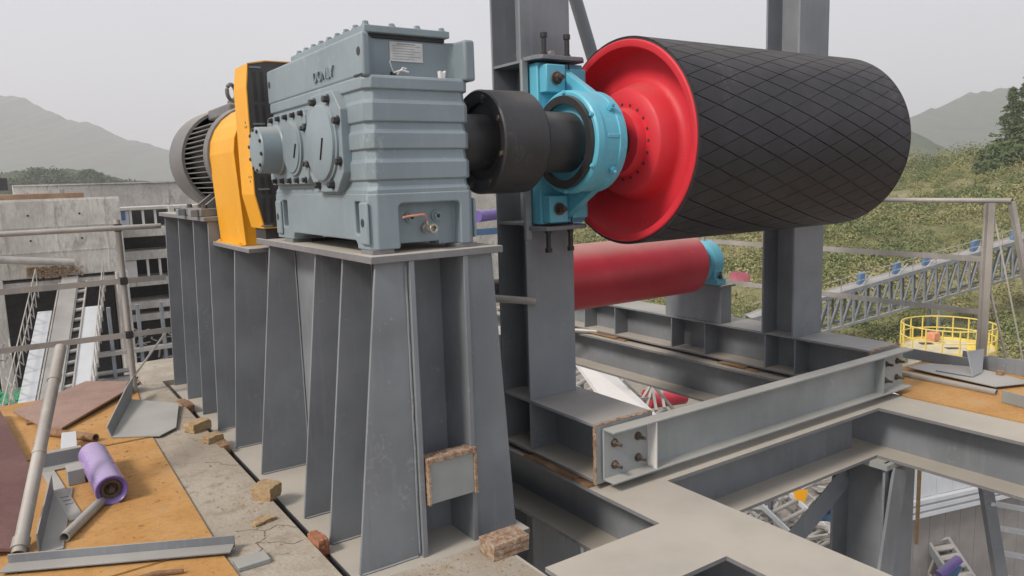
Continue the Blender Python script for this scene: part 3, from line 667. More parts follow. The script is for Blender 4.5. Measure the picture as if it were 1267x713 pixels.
# ------------------------------------------------------------------ snub pulley
sp_ = tag(empty('snub_pulley', (4.0, 4.40, .64)), 'smaller dull red smooth snub pulley below the big drum', 'conveyor pulley')
MB().lathe((0, 4.58, .873), (1, 0, 0), [(3.25, 0), (3.25, .24), (3.265, .255), (4.915, .255), (4.93, .245), (4.935, .18), (4.88, .16), (4.88, 0)], 64).build('roller_shell', 'dullred', sp_)
MB().cyl((2.75, 4.58, .873), (5.24, 4.58, .873), .06, 24).build('shaft', 'black', sp_)
def snubbearing(x0, lab):
    e = tag(empty('plummer_block', (x0 + .1, 4.43, .69)), lab, 'bearing block', 'turquoise snub pulley bearings')
    MB().lathe((0, 4.58, .873), (1, 0, 0), [(x0 - .02, .08), (x0 - .02, .16), (x0, .17), (x0 + .02, .185), (x0 + .12, .185), (x0 + .14, .15), (x0 + .14, 0)], 36).build('housing', 'teal', e)
    MB().prism([(4.37, .685), (4.83, .685), (4.83, .735), (4.77, .74), (4.76, .87), (4.41, .87), (4.40, .74), (4.37, .735)], 'x', x0 + .01, x0 + .12).build('base', 'teal', e, .005)
    MB().tube([(x0 + .06, 4.58 + .028 * sin(t), 1.08 - .028 * cos(t)) for t in [2 * pi * i / 14 for i in range(15)]], .006, 6).build('eye_bolt', 'chrome', e)
    for y in (4.385, 4.80): bolt((x0 + .065, y, .737), (0, 0, 1), e, .018, .03, shank=.03)
    return e
snubbearing(5.06, 'turquoise plummer block carrying the right end of the red snub pulley')
snubbearing(2.62, 'turquoise plummer block carrying the left end of the red snub pulley')
for x0, lab in ((5.09, 'grey box pedestal under the right snub bearing on the far skid'), (2.55, 'grey box pedestal under the left snub bearing on the near skid')):
    e = tag(empty('bearing_pedestal', (x0 + .13, 4.7, .35)), lab, 'bearing pedestal', 'pedestals under the snub bearings')
    zb = .346 if x0 > 3 else .356
    MB().box(x0 + .02, x0 + .15, 4.36, 5.02, zb, .665).build('box_body', 'steel', e, .003)
    MB().box(x0, x0 + .17, 4.33, 5.05, .665, .684).build('cap_plate', 'deck_steel', e, .003)
b = MB(); b.sheet([(5.20, 4.34, .72), (5.20, 4.14, .725), (5.20, 4.13, .79), (5.20, 4.24, .805), (5.20, 4.34, .79)], .004)
o = b.build('tag_flag', 'pink'); tag(o, 'small pink tag sticking out from the right snub bearing', 'tag')

# ------------------------------------------------------------------ things lying on the left deck
def at(px, py, depth):
    """survey helper: the point seen at photo pixel (px, py), depth metres in front of the lens"""
    q = Vector(((px - 633.5) / 944.32, (py - 356.5) / 944.32, 1.0)) * depth
    return Vector((0, 0, 1.65)) + r2 * q.x + d2 * q.y + fw * q.z
def ply(pts, z, lab, mat='ply', t=.012):
    o = MB().sheet([(x, y, z) for x, y in pts], t).build('plywood_sheet', mat, None, .0015); return tag(o, lab, 'plywood', 'sheets on the left deck' if mat == 'ply' else None)
ply([(-1.5, 3.47), (.705, 3.55), (.735, 5.42), (-1.5, 5.44)], .0005, 'yellow plywood sheet under the purple roller')
ply([(-1.5, 5.455), (.73, 5.455), (.86, 7.02), (-1.5, 7.04)], .0005, 'yellow plywood sheet at the far edge under the brown board')
ply([(-1.5, 2.2), (.735, 2.25), (.70, 3.53), (-1.5, 3.455)], .0005, 'yellow plywood sheet in the lower left corner in front of the steel channel')
b = MB()
A = b.verts([(-.02, 6.60, .045), (.147, 6.08, .03), (.246, 5.956, .03), (.882, 6.87, .055), (.514, 7.25, .045)]); B = b.verts([v.co + Vector((0, 0, .014)) for v in A])
b.face(A[::-1]); b.face(B)
for i in range(5): b.face([A[i], A[(i + 1) % 5], B[(i + 1) % 5], B[i]])
o = b.build('brown_board', 'brownply'); tag(o, 'reddish brown plywood board with a slanted corner lying at the far deck edge', 'board')
MBb = MB().box(.05, .35, 6.3, 6.38, .013, .032).box(.45, .52, 6.7, 6.95, .013, .045)
o = MBb.build('timber_batten', 'rust', None, .004); tag(o, 'thin battens propping up the reddish brown board', 'batten')
b = MB()
A = b.verts([(-.95, 6.9, .30), (-.93, 4.2, .22), (-.075, 4.02, .03), (.03, 5.14, .05), (-.10, 6.65, .06)]); n_ = Vector((.2, 0, .98)) * .014; B = b.verts([v.co + n_ for v in A])
b.face(A[::-1]); b.face(B)
for i in range(5): b.face([A[i], A[(i + 1) % 5], B[(i + 1) % 5], B[i]])
o = b.build('brown_board', 'maroonply'); tag(o, 'dark red brown board tilted up at the left picture edge beside the grey tube', 'board')
# bent grey plate with an upturned side
b = MB(); z0 = .014
b.sheet([(.505, 5.58, z0), (.775, 5.40, z0), (.90, 5.52, z0), (1.03, 6.10, z0 + .01), (.745, 6.44, z0 + .02)], .008)
b.sheet([(.505, 5.58, z0 + .001), (.745, 6.44, z0 + .021), (.80, 6.66, .165), (.72, 6.40, .16), (.485, 5.62, .085)], .008)
bmesh.ops.remove_doubles(b.b, verts=b.b.verts, dist=.0001)
o = b.build('bent_plate', 'light_steel', None, .001); tag(o, 'grey bent steel plate with one upturned side lying on the plywood', 'steel plate')
# purple roller
rl_ = tag(empty('idler_roller', (.362, 4.69, .012)), 'purple conveyor idler roller lying on the yellow plywood', 'roller')
rp, rq, rz = Vector((.372, 4.36, .091)), Vector((.352, 5.04, .091)), .078
d = (rq - rp); L = d.length
MB().lathe(rp, d, [(.035, .05), (.012, .058), (.006, .068), (.0, .072), (.0, .0765), (.012, .0768)], 40).build('end_cap', 'purple', rl_)
MB().lathe(rp, d, [(.010, .0766), (.010, .0785), (L, .0785), (L, .074), (L - .03, .05), (L - .03, .0)], 40).build('shell', 'lilac', rl_)
MB().lathe(rp, d, [(.036, .052), (.028, .050), (.028, .034), (.045, .030), (.06, 0)], 28).build('bearing_seat', 'bolt', rl_)
MB().cyl(rp + d * .01, rp + d * .08, .014, 12).build('axle', 'bolt', rl_)
def deckpipe(p, q, r, lab, mat='scaf', name='steel_pipe'):
    o = MB().pipe(p, q, r, r * .78, 18).build(name, mat); return tag(o, lab, 'pipe')
deckpipe((.125, 4.02, .038), (.318, 4.385, .038), .025, 'short grey pipe offcut in front of the purple roller')
deckpipe((.415, 5.57, .040), (.16, 5.93, .040), .026, 'rusty pipe offcut behind the purple roller', 'rust')
tb = MB().pipe((-.06, 4.0, .02), (.255, 5.11, .75), .031, .026, 20)
tb.tube([Vector((-.06, 4.0, .02)).lerp(Vector((.255, 5.11, .75)), .42), Vector((-.06, 4.0, .02)).lerp(Vector((.255, 5.11, .75)), .435)], .034, 20)
tb.tube([Vector((-.06, 4.0, .02)).lerp(Vector((.255, 5.11, .75)), .80), Vector((-.06, 4.0, .02)).lerp(Vector((.255, 5.11, .75)), .84)], .0345, 20)
tb.tube([Vector((-.06, 4.0, .02)).lerp(Vector((.255, 5.11, .75)), .02), Vector((-.06, 4.0, .02)).lerp(Vector((.255, 5.11, .75)), .06)], .038, 20)
o = tb.build('leaning_tube', 'scaf'); tag(o, 'long pale grey tube leaning up from the left deck corner', 'pipe')
# channel lying across the foreground
ch = MB(); p, q = Vector((-.10, 3.90, .014)), Vector((.762, 3.462, .014)); d = (q - p).normalized(); sd_ = d.cross(Vector((0, 0, 1)))
for o0, o1, z0, z1 in ((-.008, .0, .0, .058), (.0, .082, .012, .020)):
    ch.hexa([p + sd_ * o0 + Vector((0, 0, z0)), q + sd_ * o0 + Vector((0, 0, z0)), q + sd_ * o1 + Vector((0, 0, z0)), p + sd_ * o1 + Vector((0, 0, z0)), p + sd_ * o0 + Vector((0, 0, z1)), q + sd_ * o0 + Vector((0, 0, z1)), q + sd_ * o1 + Vector((0, 0, z1)), p + sd_ * o1 + Vector((0, 0, z1))])
o = ch.build('steel_channel', 'steel', None, .002); tag(o, 'blue grey steel channel lying across the plywood in the lower left', 'steel channel')
o = MB().tube([(.27, 3.42, .022), (.42, 3.40, .030), (.52, 3.36, .024)], .010, 8).build('bent_rod', 'rust'); tag(o, 'short bent rod on the plywood in front of the steel channel', 'rod')
# notched flat bar, dark angle, bracket, box offcut
b = MB(); b.bar((.110, 5.20, .018), (.195, 4.26, .018), .065, .010)
for k in range(3): b.bar((.150 + k * .006, 4.62 - k * .06, .024), (.185 + k * .006, 4.62 - k * .06, .024), .018, .008)
o = b.build('notched_bar', 'light_steel', None, .001); tag(o, 'pale flat bar with dark notches left of the purple roller', 'flat bar')
o = MB().angle((.015, 3.95, .015), (.118, 4.76, .015), .10, .007, u=(0, 0, 1), v=(1, -.1, 0)).build('angle_iron', 'steel', None, .001); tag(o, 'dark angle iron standing on the plywood beside the foot of the leaning tube', 'angle iron')
b = MB(); b.box(.085, .305, 5.20, 5.208, .016, .105).box(.085, .305, 5.12, 5.20, .016, .024).box(.085, .305, 5.205, 5.25, .097, .105)
for x in (.25, .28): b.cyl((x, 5.199, .06), (x, 5.1985, .06), .010, 10)
o = b.build('channel_offcut', 'steel', None, .0015); tag(o, 'short dark channel offcut behind the purple roller end', 'steel offcut')
o = MB().box(.20, .285, 4.80, 4.93, .014, .10).build('box_offcut', 'light_steel', None, .003); tag(o, 'small grey square tube offcut touching the purple roller', 'steel offcut')
b = MB(); b.sheet([(.20, 5.36, .05), (.29, 5.34, .05), (.31, 5.62, .09), (.23, 5.64, .09)], .006)
o = b.build('plate_offcut', 'palecover'); tag(o, 'pale small plate lying behind the dark channel offcut', 'steel offcut')
o = MB().box(.05, .11, 5.3, 5.75, .014, .026).build('wood_strip', 'ply', None, .002); tag(o, 'narrow wooden strip beside the rusty pipe offcut', 'wood strip')
# bricks and shims along the gap
def brick(x, y, z, sx, sy, sz, rot, lab, mat='brick', tilt=0):
    b = MB().box(-sx, sx, -sy, sy, 0, sz)
    bmesh.ops.subdivide_edges(b.b, edges=b.b.edges, cuts=5, use_grid_fill=True)
    for v in b.b.verts: v.co = v.co * (1 - .05 * max(0, (abs(v.co.x) / sx + abs(v.co.y) / sy + abs(v.co.z - sz / 2) * 2 / sz - 2.2))) + Vector((random.uniform(-1, 1), random.uniform(-1, 1), random.uniform(-1, 1))) * .0032
    bmesh.ops.transform(b.b, matrix=Matrix.Translation((x, y, z)) @ Matrix.Rotation(rot, 4, 'Z') @ Matrix.Rotation(tilt, 4, 'X'), verts=b.b.verts)
    o = b.build('brick', mat, None, 0, 2, 24); return tag(o, lab, 'brick', 'bricks by the pedestal gap')
brick(1.02, 5.42, .001, .075, .048, .065, .5, 'yellow brick lying beside the gap near the far gussets')
brick(1.045, 5.12, .001, .055, .05, .045, .3, 'small broken yellow brick piece next to the far brick')
brick(1.06, 3.98, .001, .055, .055, .075, .7, 'rounded yellow brick lump beside the gap in the middle of the slab', 'brick', .1)
brick(.955, 3.68, .001, .055, .028, .016, .25, 'flat pale brick chip lying in front of the yellow lump', 'brick')
brick(1.10, 3.31, -.05, .026, .060, .080, .1, 'red brick wedged in the gap near the front gusset', 'redbrick')
brick(1.085, 5.02, -.04, .03, .075, .05, .0, 'rusty brown block wedged in the gap beside the far brick', 'rust')
brick(1.085, 6.15, -.04, .03, .12, .06, .1, 'brown block in the far end of the gap', 'rust')
o = MB().box(.72, .86, 3.24, 3.34, .0005, .022).build('steel_offcut', 'light_steel', None, .003); tag(o, 'grey steel offcut at the lower picture edge on the concrete', 'steel offcut')
# loose grit, chips and brick dust on the slab
b = MB()
for k in range(1500):
    c_ = random.choice([(1.0, 5.3, .20), (1.0, 4.0, .16), (1.0, 6.2, .2), (.95, 3.5, .25), (.9, 4.6, .35), (.9, 5.8, .3)])
    x = random.gauss(c_[0], c_[2] * .5); y = random.gauss(c_[1], c_[2] * 1.3)
    if x > 1.07 or x < .75 or y < 2.9: continue
    s_ = random.uniform(.0015, .007) * random.choice((.6, .8, 1, 1.4)); z_ = 0.0; ps = [Vector((random.uniform(-1, 1), random.uniform(-1, 1), random.uniform(.2, 1))) * s_ for _ in range(4)]
    v = b.verts([Vector((x, y, z_)) + p for p in ps])
    for f in ((0, 1, 2), (0, 3, 1), (1, 3, 2), (2, 3, 0)): b.face([v[i] for i in f])
o = b.build('grit', 'brick'); struct(o, 'stuff')
b = MB()
for k in range(260):
    x, y = random.uniform(1.2, 1.78), random.uniform(2.3, 2.89)
    s_ = random.uniform(.002, .008); v = b.verts([Vector((x, y, -.046)) + Vector((random.uniform(-1, 1), random.uniform(-1, 1), random.uniform(.0, 1))) * s_ for _ in range(4)])
    for f in ((0, 1, 2), (0, 3, 1), (1, 3, 2), (2, 3, 0)): b.face([v[i] for i in f])
o = b.build('grit', 'rust'); struct(o, 'stuff')

M['crackdirt'] = plain('crack_dirt', (.13, .11, .085), .95)
b = MB()
for path in ([(1.07, 3.52), (1.0, 3.60), (.93, 3.575), (.88, 3.63), (.80, 3.66)], [(.93, 3.575), (.91, 3.50), (.86, 3.47), (.87, 3.40), (.82, 3.36), (.83, 3.28)], [(1.07, 4.55), (1.01, 4.60), (.97, 4.70), (.90, 4.74)], [(.86, 3.47), (.95, 3.42), (1.0, 3.36), (1.06, 3.37)], [(1.06, 5.75), (.99, 5.80), (.94, 5.92), (.90, 5.95)]):
    fine = []
    for (xa, ya), (xb, yb) in zip(path, path[1:]):
        for k in range(6): fine.append(Vector((xa + (xb - xa) * k / 6 + random.uniform(-.006, .006), ya + (yb - ya) * k / 6 + random.uniform(-.006, .006), .0012)))
    for p, q in zip(fine, fine[1:]):
        w_ = random.uniform(.0012, .0032); n_ = (q - p).cross(Vector((0, 0, 1))).normalized() * w_
        v = b.verts([p - n_, q - n_, q + n_, p + n_]); b.face(v)
struct(b.build('slab_crack', 'crackdirt'), 'stuff')
b = MB()
for k in range(260):
    x, y = random.uniform(-.3, .72), random.uniform(3.2, 6.6)
    if y > 4.2 and random.random() < .4: x = random.uniform(.3, .73)
    a = random.uniform(0, 6.28); l = random.uniform(.004, .03) * random.choice((.5, .7, 1)); t_ = random.uniform(.0012, .0035); p = Vector((x, y, .0125 + t_))
    b.bar(p, p + Vector((l * cos(a), l * sin(a), random.uniform(0, .004))), t_, t_)
struct(b.build('wood_splinters', 'brick'), 'stuff')
b = MB()
for k in range(120):
    x, y = random.uniform(-.3, .72), random.uniform(3.2, 6.6); s_ = random.uniform(.002, .007)
    v = b.verts([Vector((x, y, .0126)) + Vector((random.uniform(-1, 1), random.uniform(-1, 1), random.uniform(.0, 1))) * s_ for _ in range(4)])
    for f in ((0, 1, 2), (0, 3, 1), (1, 3, 2), (2, 3, 0)): b.face([v[i] for i in f])
struct(b.build('grit', 'concrete'), 'stuff')

# ------------------------------------------------------------------ left railing
rlg = tag(empty('railing', (-.5, 6.78, 0)), 'grey tube railing along the far left edge of the deck', 'railing')
for x in (.82, -1.2): MB().pipe((x, 6.78, 0.0), (x, 6.78, 1.42), .024, .019, 14).build('post', 'scaf', rlg)
MB().pipe((-3.2, 6.745, 1.362), (1.13, 6.745, 1.352), .021, .017, 14).build('handrail', 'scaf', rlg)
for z in (.930, .492): MB().box(-3.2, 1.13, 6.748, 6.754, z - .022, z + .022).build('flat_rail', 'scaf', rlg)
for z in (1.355, .93, .492):
    for x in (.82, -1.2): MB().box(x - .028, x + .028, 6.74, 6.81, z - .03, z + .03).build('clamp', 'dark', rlg, .006)
MB().bar((1.10, 6.76, .48), (.83, 6.77, .15), .028, .012).build('brace', 'scaf', rlg)
b = MB()
b.tube([(.72, 6.80, .01), (.80, 6.83, .10), (.86, 6.80, .06), (.78, 6.79, .02), (.86, 6.83, .12)], .006, 6)
o = b.build('wire_loop', 'dark'); tag(o, 'tangle of tie wire at the foot of the left railing post', 'wire')

# ------------------------------------------------------------------ right deck end
ply([(5.30, 1.2), (6.75, 1.2), (6.75, 3.28), (5.50, 3.28), (5.30, 2.84)], .0008, 'yellow plywood strip on the right deck end under scrap plates')
b = MB(); b.sheet([(5.90, 2.50, .034), (6.20, 2.38, .036), (6.34, 2.86, .040), (6.22, 3.14, .036), (5.98, 3.20, .034)], .008)
o = b.build('scrap_plate', 'light_steel', None, .001); tag(o, 'grey scrap plate lying on the right plywood strip', 'steel plate')
deckpipe((5.80, 3.16, .028), (5.78, 2.44, .030), .024, 'rusty grey pipe lying along the scrap plate on the right', 'scaf')
b = MB(); b.sheet([(6.00, 2.98, .046), (6.02, 2.72, .046), (6.20, 2.74, .046), (6.26, 3.0, .046)], .008); b.sheet([(6.02, 2.72, .047), (6.20, 2.735, .047), (6.36, 2.80, .20), (6.22, 2.86, .19)], .008)
o = b.build('folded_bracket', 'steel', None, .001); tag(o, 'folded dark bracket lying on the right scrap plate', 'steel bracket')
o = MB().box(6.36, 6.372, 2.86, 3.45, .014, .105).build('toe_plate', 'steel', None, .002); tag(o, 'blue grey toe plate standing behind the folded bracket', 'toe plate')
b = MB()
for k in range(26):
    y = 1.3 + k * .065; b.box(6.44, 6.452, y, y + .066, .014, .135 + random.uniform(-.012, .014))
o = b.build('toe_plate', 'steel'); tag(o, 'dark toe plate with a ragged torch cut top along the right deck edge', 'toe plate')
o = MB().angle((5.62, 2.34, .016), (5.50, 1.80, .016), .085, .008, u=(0, 0, 1), v=(1, -.2, 0)).build('angle_iron', 'light_steel', None, .001); tag(o, 'dusty angle iron at the right picture edge on the plywood', 'angle iron')
o = MB().box(5.9, 6.05, 1.9, 2.2, .014, .05).build('scrap_block', 'rust', None, .004); tag(o, 'rusty block at the right picture edge between scrap plates', 'steel offcut')
o = MB().cyl((6.25, 2.62, .048), (6.25, 2.62, .075), .03, 6).build('loose_nut', 'rust'); tag(o, 'rusty loose nut on the right scrap plate', 'nut')
rr = tag(empty('railing', (6.815, 5.2, 0)), 'angle iron railing along the right deck edge with a tube handrail', 'railing')
MB().angle((6.80, 3.02, 0), (6.80, 3.02, 1.325), .055, .006, u=(-1, 0, 0), v=(0, -1, 0)).angle((6.815, 3.06, 0), (6.815, 3.06, 1.325), .045, .006, u=(1, 0, 0), v=(0, -1, 0)).build('post', 'scaf', rr)
MB().angle((6.815, 6.2, -.3), (6.815, 6.2, 1.325), .055, .006, u=(-1, 0, 0), v=(0, -1, 0)).build('post', 'scaf', rr)
MB().pipe((6.815, 2.85, 1.343), (6.815, 8.0, 1.343), .021, .017, 14).build('handrail', 'scaf', rr)
for z in (.855, .405): MB().box(6.818, 6.824, 3.02, 8.0, z - .024, z + .024).build('flat_rail', 'scaf', rr)
MB().bar((6.82, 3.0, 1.30), (6.95, 2.72, -.1), .030, .012).build('brace', 'scaf', rr)
MB().bar((6.82, 3.02, .75), (6.98, 2.86, -.1), .026, .012).build('brace', 'scaf', rr)
r3 = tag(empty('railing', (7.0, 2.8, 0)), 'short corner railing frame at the right picture edge', 'railing')
MB().bar((6.83, 2.86, 1.33), (7.2, 2.72, 0), .04, .04).build('post', 'scaf', r3)
MB().bar((7.02, 2.80, .72), (7.30, 2.35, .70), .03, .03).build('rail', 'scaf', r3)
o = MB().box(7.30, 7.42, 2.50, 2.62, -9, .92).build('steel_post', 'steel', None, .004); tag(o, 'thick grey post cut by the right picture edge', 'post')

# ------------------------------------------------------------------ ground, yard, hillside, mountains
struct(MB().box(-3500, 3500, -3500, 3500, -9.4, -9.0).build('ground', 'soil'))
def hnoise(x, y):
    return (sin(x * .11 + 1.3) * cos(y * .09 + .4) + .55 * sin(x * .27 + y * .19) + .35 * sin(x * .53 - y * .61 + 2) + .22 * cos(x * 1.1 + y * .9))
CREST = [(-10, 9.0), (12, 7.5), (20, 5.8), (23, 3.6), (28, 2.6), (38, 0.6), (52, -1.4), (58, -1.6), (66, -3.5), (80, -6.5), (100, -8.5), (130, -9.2)]
def crest(a):
    for (a0, z0), (a1, z1) in zip(CREST, CREST[1:]):
        if a <= a1: k = max(0, (a - a0) / (a1 - a0)); return z0 + (z1 - z0) * k
    return CREST[-1][1]
def hill_z(x, y):
    r = sqrt(x * x + y * y); a = math.degrees(math.atan2(y, x))
    c = crest(a) - 1.2; k = min(1, max(0, (r - 44) / 72)); k = k * k * (3 - 2 * k) * .55 + k * .45
    return -9.15 + (c + 9.15) * k + hnoise(x, y) * .55 * min(1, k * 4) - max(0, r - 122) * .05
b = MB(); G = []
for i in range(66):
    r = 42 + i * 2.4; G.append([b.b.verts.new((r * cos(R(a)), r * sin(R(a)), hill_z(r * cos(R(a)), r * sin(R(a))))) for a in range(-10, 118, 2)])
for A, B in zip(G, G[1:]):
    for k in range(len(A) - 1): b.face([A[k], A[k + 1], B[k + 1], B[k]])
M['hillsoil'] = earth('hillside_earth', ((.16, .16, .07), (.24, .22, .11), (.10, .12, .045), (.36, .30, .21)), .95, (.06, .35, 2.5), .05)
struct(b.build('hillside', 'hillsoil'))
rng = np.random.default_rng(5)
def leafcloud(name, centres, scales, mat, nleaf, leaf, flat=.75, kind='stuff'):
    """clumps of small bent leaf faces spread through each crown's volume, one mesh"""
    n = len(centres); C_ = np.asarray(centres, float)[:, None, :]; s = np.asarray(scales, float)[:, None, None]
    d = rng.normal(size=(n, nleaf, 3)); d /= np.linalg.norm(d, axis=2, keepdims=True)
    lump = 1 + .28 * np.sin(d[:, :, :1] * 4 + rng.uniform(0, 6, (n, 1, 1))) * np.cos(d[:, :, 1:2] * 5 + rng.uniform(0, 6, (n, 1, 1)))
    rad = rng.uniform(.30, 1.0, (n, nleaf, 1)) ** .45 * lump
    p = d * rad; p[:, :, 2] = np.abs(p[:, :, 2]) * flat
    p = C_ + p * s
    nd = d + .42 * rng.normal(size=(n, nleaf, 3)); nd[:, :, 2] = np.abs(nd[:, :, 2]) * .8 + .1
    u = np.cross(nd, rng.normal(size=(n, nleaf, 3))); u /= np.linalg.norm(u, axis=2, keepdims=True) + 1e-6
    v = np.cross(nd, u); v /= np.linalg.norm(v, axis=2, keepdims=True) + 1e-6
    L_ = leaf * rng.uniform(.6, 1.4, (n, nleaf, 1)) * np.sqrt(s)
    q = np.stack([p - u * L_, p + v * L_ * .45, p + u * L_, p - v * L_ * .45], axis=2).reshape(-1, 3)
    me = bpy.data.meshes.new(name); nf = n * nleaf
    me.vertices.add(nf * 4); me.loops.add(nf * 4); me.polygons.add(nf)
    me.vertices.foreach_set('co', q.astype(np.float32).ravel()); me.loops.foreach_set('vertex_index', np.arange(nf * 4, dtype=np.int32))
    me.polygons.foreach_set('loop_start', np.arange(0, nf * 4, 4, dtype=np.int32))
    a = me.attributes.new('tone', 'FLOAT', 'POINT'); tn = np.repeat(rng.uniform(0, 1, n), nleaf) * .86 + rng.uniform(0, .14, nf); a.data.foreach_set('value', np.repeat(tn, 4).astype(np.float32))
    me.update(); me.validate(); me.materials.append(M[mat])
    o = bpy.data.objects.new(name, me); COL.objects.link(o)
    if kind: o['kind'] = kind
    return o
cs, sc_ = [], []
while len(cs) < 3900:
    r = 44 + 76 * random.random() ** .8; a = random.uniform(10, 66)
    x, y = r * cos(R(a)), r * sin(R(a))
    if hnoise(x * .6 + 9, y * .6) > 1.0 and random.random() < .5: continue
    big = hnoise(x * .35 - 4, y * .35 + 2) > .2
    cs.append((x, y, hill_z(x, y) - .15)); sc_.append(random.uniform(1.2, 2.4) if big and random.random() < .5 else random.uniform(.5, 1.2))
leafcloud('shrub_cover', cs, sc_, 'bush', 260, .088, 1.05)
# conifers on the crest at the right edge
def conifer(x, y, h, lab):
    z = hill_z(x, y); e = tag(empty('conifer_tree', (x, y, z)), lab, 'tree', 'conifers on the right crest')
    MB().cyl((x, y, z - .2), (x, y, z + h), .16, 8, .02).build('trunk', 'bark', e)
    cs, ss = [], []
    for k in range(90):
        t = random.random() ** .8; a = random.uniform(0, 6.28); rr_ = (1 - t) * h * .24 + .12
        q = rr_ * random.uniform(.35, 1)
        cs.append((x + q * cos(a) - x, q * sin(a), h * (.10 + .9 * t))); ss.append(.38 + .5 * (1 - t))
    o = leafcloud('crown', cs, ss, 'conifer', 34, .22, .6, None); o.parent = e
for px, r, h, lab in ((1249, 112, 9.0, 'slim dark conifer left of the others on the right hill crest'), (1266, 110, 9.4, 'tall dark conifer cut by the right picture edge on the crest'), (1257, 118, 6.5, 'shorter conifer standing between the two tall ones')):
    p = at(px, 190, 1); aa = math.atan2(p.y, p.x); conifer(r * cos(aa), r * sin(aa), h, lab)
cs, sc_ = [], []
for k in range(130):
    px = random.uniform(1222, 1290); p = at(px, 190, 1); aa = math.atan2(p.y, p.x); r = random.uniform(98, 116)
    x, y = r * cos(aa), r * sin(aa); cs.append((x, y, hill_z(x, y) + max(0, (px - 1222) * .03))); sc_.append(random.uniform(1.2, 2.4))
leafcloud('crest_thicket', cs, sc_, 'conifer', 90, .2)
def ridge(name, pts, back, front, base, mat, amp, seed, extend=1):
    """mountain: crest line pts, slopes falling to base in front and behind"""
    rs = random.Random(seed); P = [Vector(p) for p in pts]; fine = []
    N = 16
    for A, B in zip(P, P[1:]):
        for k in range(N): fine.append(A.lerp(B, k / N))
    fine.append(P[-1]); b = MB(); rows = []
    d = (P[-1] - P[0]); d.z = 0; d.normalize(); nrm = Vector((-d.y, d.x, 0))
    if nrm.dot(Vector((P[0].x, P[0].y, 0))) > 0: nrm = -nrm
    for j in range(-8, 13):
        row = []
        for i, p in enumerate(fine):
            k = abs(j) / (12 if j > 0 else 8); f = (1 - k) ** 1.15
            z = base + (p.z - base) * f + (amp * (rs.uniform(-1, 1) * .5 + sin(i * .7 + j * .9) * .6 + sin(i * .23 - j * .5)) * (f if j else .55))
            row.append(b.b.verts.new(p * 1.0 * Vector((1, 1, 0)).length / 1.41421356237 + nrm * (front if j > 0 else back) * k * (1 if j > 0 else -1) + Vector((0, 0, z - p.z))))
        rows.append(row)
    for A, B in zip(rows, rows[1:]):
        for k in range(len(A) - 1): b.face([A[k], A[k + 1], B[k + 1], B[k]])
    return struct(b.build(name, mat))
M['far'] = earth('wooded_slope', ((.040, .060, .028), (.055, .075, .035), (.030, .045, .022)), .95, (.006, .03, .12), .5)
def PT(l, d, dz=0): return [at(x, y, d) for x, y in l]
ridge('mountain', PT([(-330, 190), (-220, 150), (-110, 125), (0, 117), (30, 122), (60, 137), (80, 147), (110, 152), (150, 170), (180, 178), (205, 184), (300, 205), (430, 226), (560, 240)], 1300), 500, 600, -9, 'far', 2.4, 1)
ridge('mountain', PT([(820, 205), (940, 188), (1040, 168), (1125, 150), (1150, 137), (1180, 126), (1205, 114), (1240, 110), (1267, 112), (1330, 120), (1450, 135)], 1000), 500, 420, -9, 'far', 3, 2)
ridge('far_hill', PT([(1000, 205), (1080, 180), (1127, 163), (1150, 177), (1168, 192), (1190, 204)], 430), 80, 90, -9, 'far', 1.2, 3)
ridge('far_hill', PT([(-260, 222), (-120, 214), (0, 216), (50, 209), (110, 211), (160, 223), (240, 232), (330, 240)], 270), 60, 60, -9, 'far', .7, 4)
cs, sc_ = [], []
prof_ = [(-200, 216), (-100, 208), (0, 212), (25, 209), (50, 205), (80, 207), (110, 207), (135, 214), (160, 222), (230, 230)]
for k in range(420):
    px = random.uniform(-120, 230)
    for (x0, y0), (x1, y1) in zip(prof_, prof_[1:]):
        if px <= x1: yy = y0 + (y1 - y0) * (px - x0) / (x1 - x0); break
    p = at(px, yy + random.uniform(3, 22), random.uniform(245, 285)); cs.append(tuple(p - Vector((0, 0, 1.5)))); sc_.append(random.uniform(1.5, 3.2))
leafcloud('far_wood', cs, sc_, 'forest', 60, .4)

# ------------------------------------------------------------------ concrete buildings on the left
cb = tag(empty('concrete_building', (-2, 24.2, -9)), 'long weathered concrete wall building left behind the railing', 'building')
MB().box(-12, 3.02, 24.0, 24.6, -.62, 1.44).build('wall', 'farcon', cb, .02)
MB().box(-12, 3.0, 24.02, 24.5, 1.40, 1.47).build('coping', 'farcon', cb, .01)
for z in (.05, .72): MB().box(-12, 3.02, 23.985, 24.0, z, z + .022).build('formwork_joint', 'farcon', cb)
for x in (-3.4, -2.2, -1.0, .2, 1.4, 2.6): MB().box(x, x + .022, 23.987, 24.0, -.62, 1.40).build('formwork_joint', 'farcon', cb)
for x in (-.4, .8, 2.0):
    for z in (.38, 1.05): MB().cyl((x, 23.985, z), (x, 24.0, z), .028, 10).build('tie_cone', 'dark', cb)
MB().box(-12, 3.02, 24.1, 24.5, -1.0, -.72).build('lintel', 'farcon', cb, .02)
for x in (-3.2, -.25, 2.72): MB().box(x, x + .32, 23.95, 24.5, -9, -.62).build('pier', 'farcon', cb, .02)
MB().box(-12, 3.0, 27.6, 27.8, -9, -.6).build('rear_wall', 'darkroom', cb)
MB().box(-12, 3.0, 24.6, 45, .9, 1.1).build('roof_slab', 'farcon', cb)
b = MB()
for k in range(20):
    for j in range(6):
        x = .62 + k * .066; z = -.64 + j * .055
        if random.random() < .15 + .04 * abs(k - 9): continue
        b.box(x, x + .06, 23.93 - random.uniform(0, .05), 24.02, z, z + .048)
M['oldbrick'] = earth('old_brick', ((.30, .20, .13), (.38, .28, .19), (.24, .15, .09)), .95, (1, 6, 30), .01)
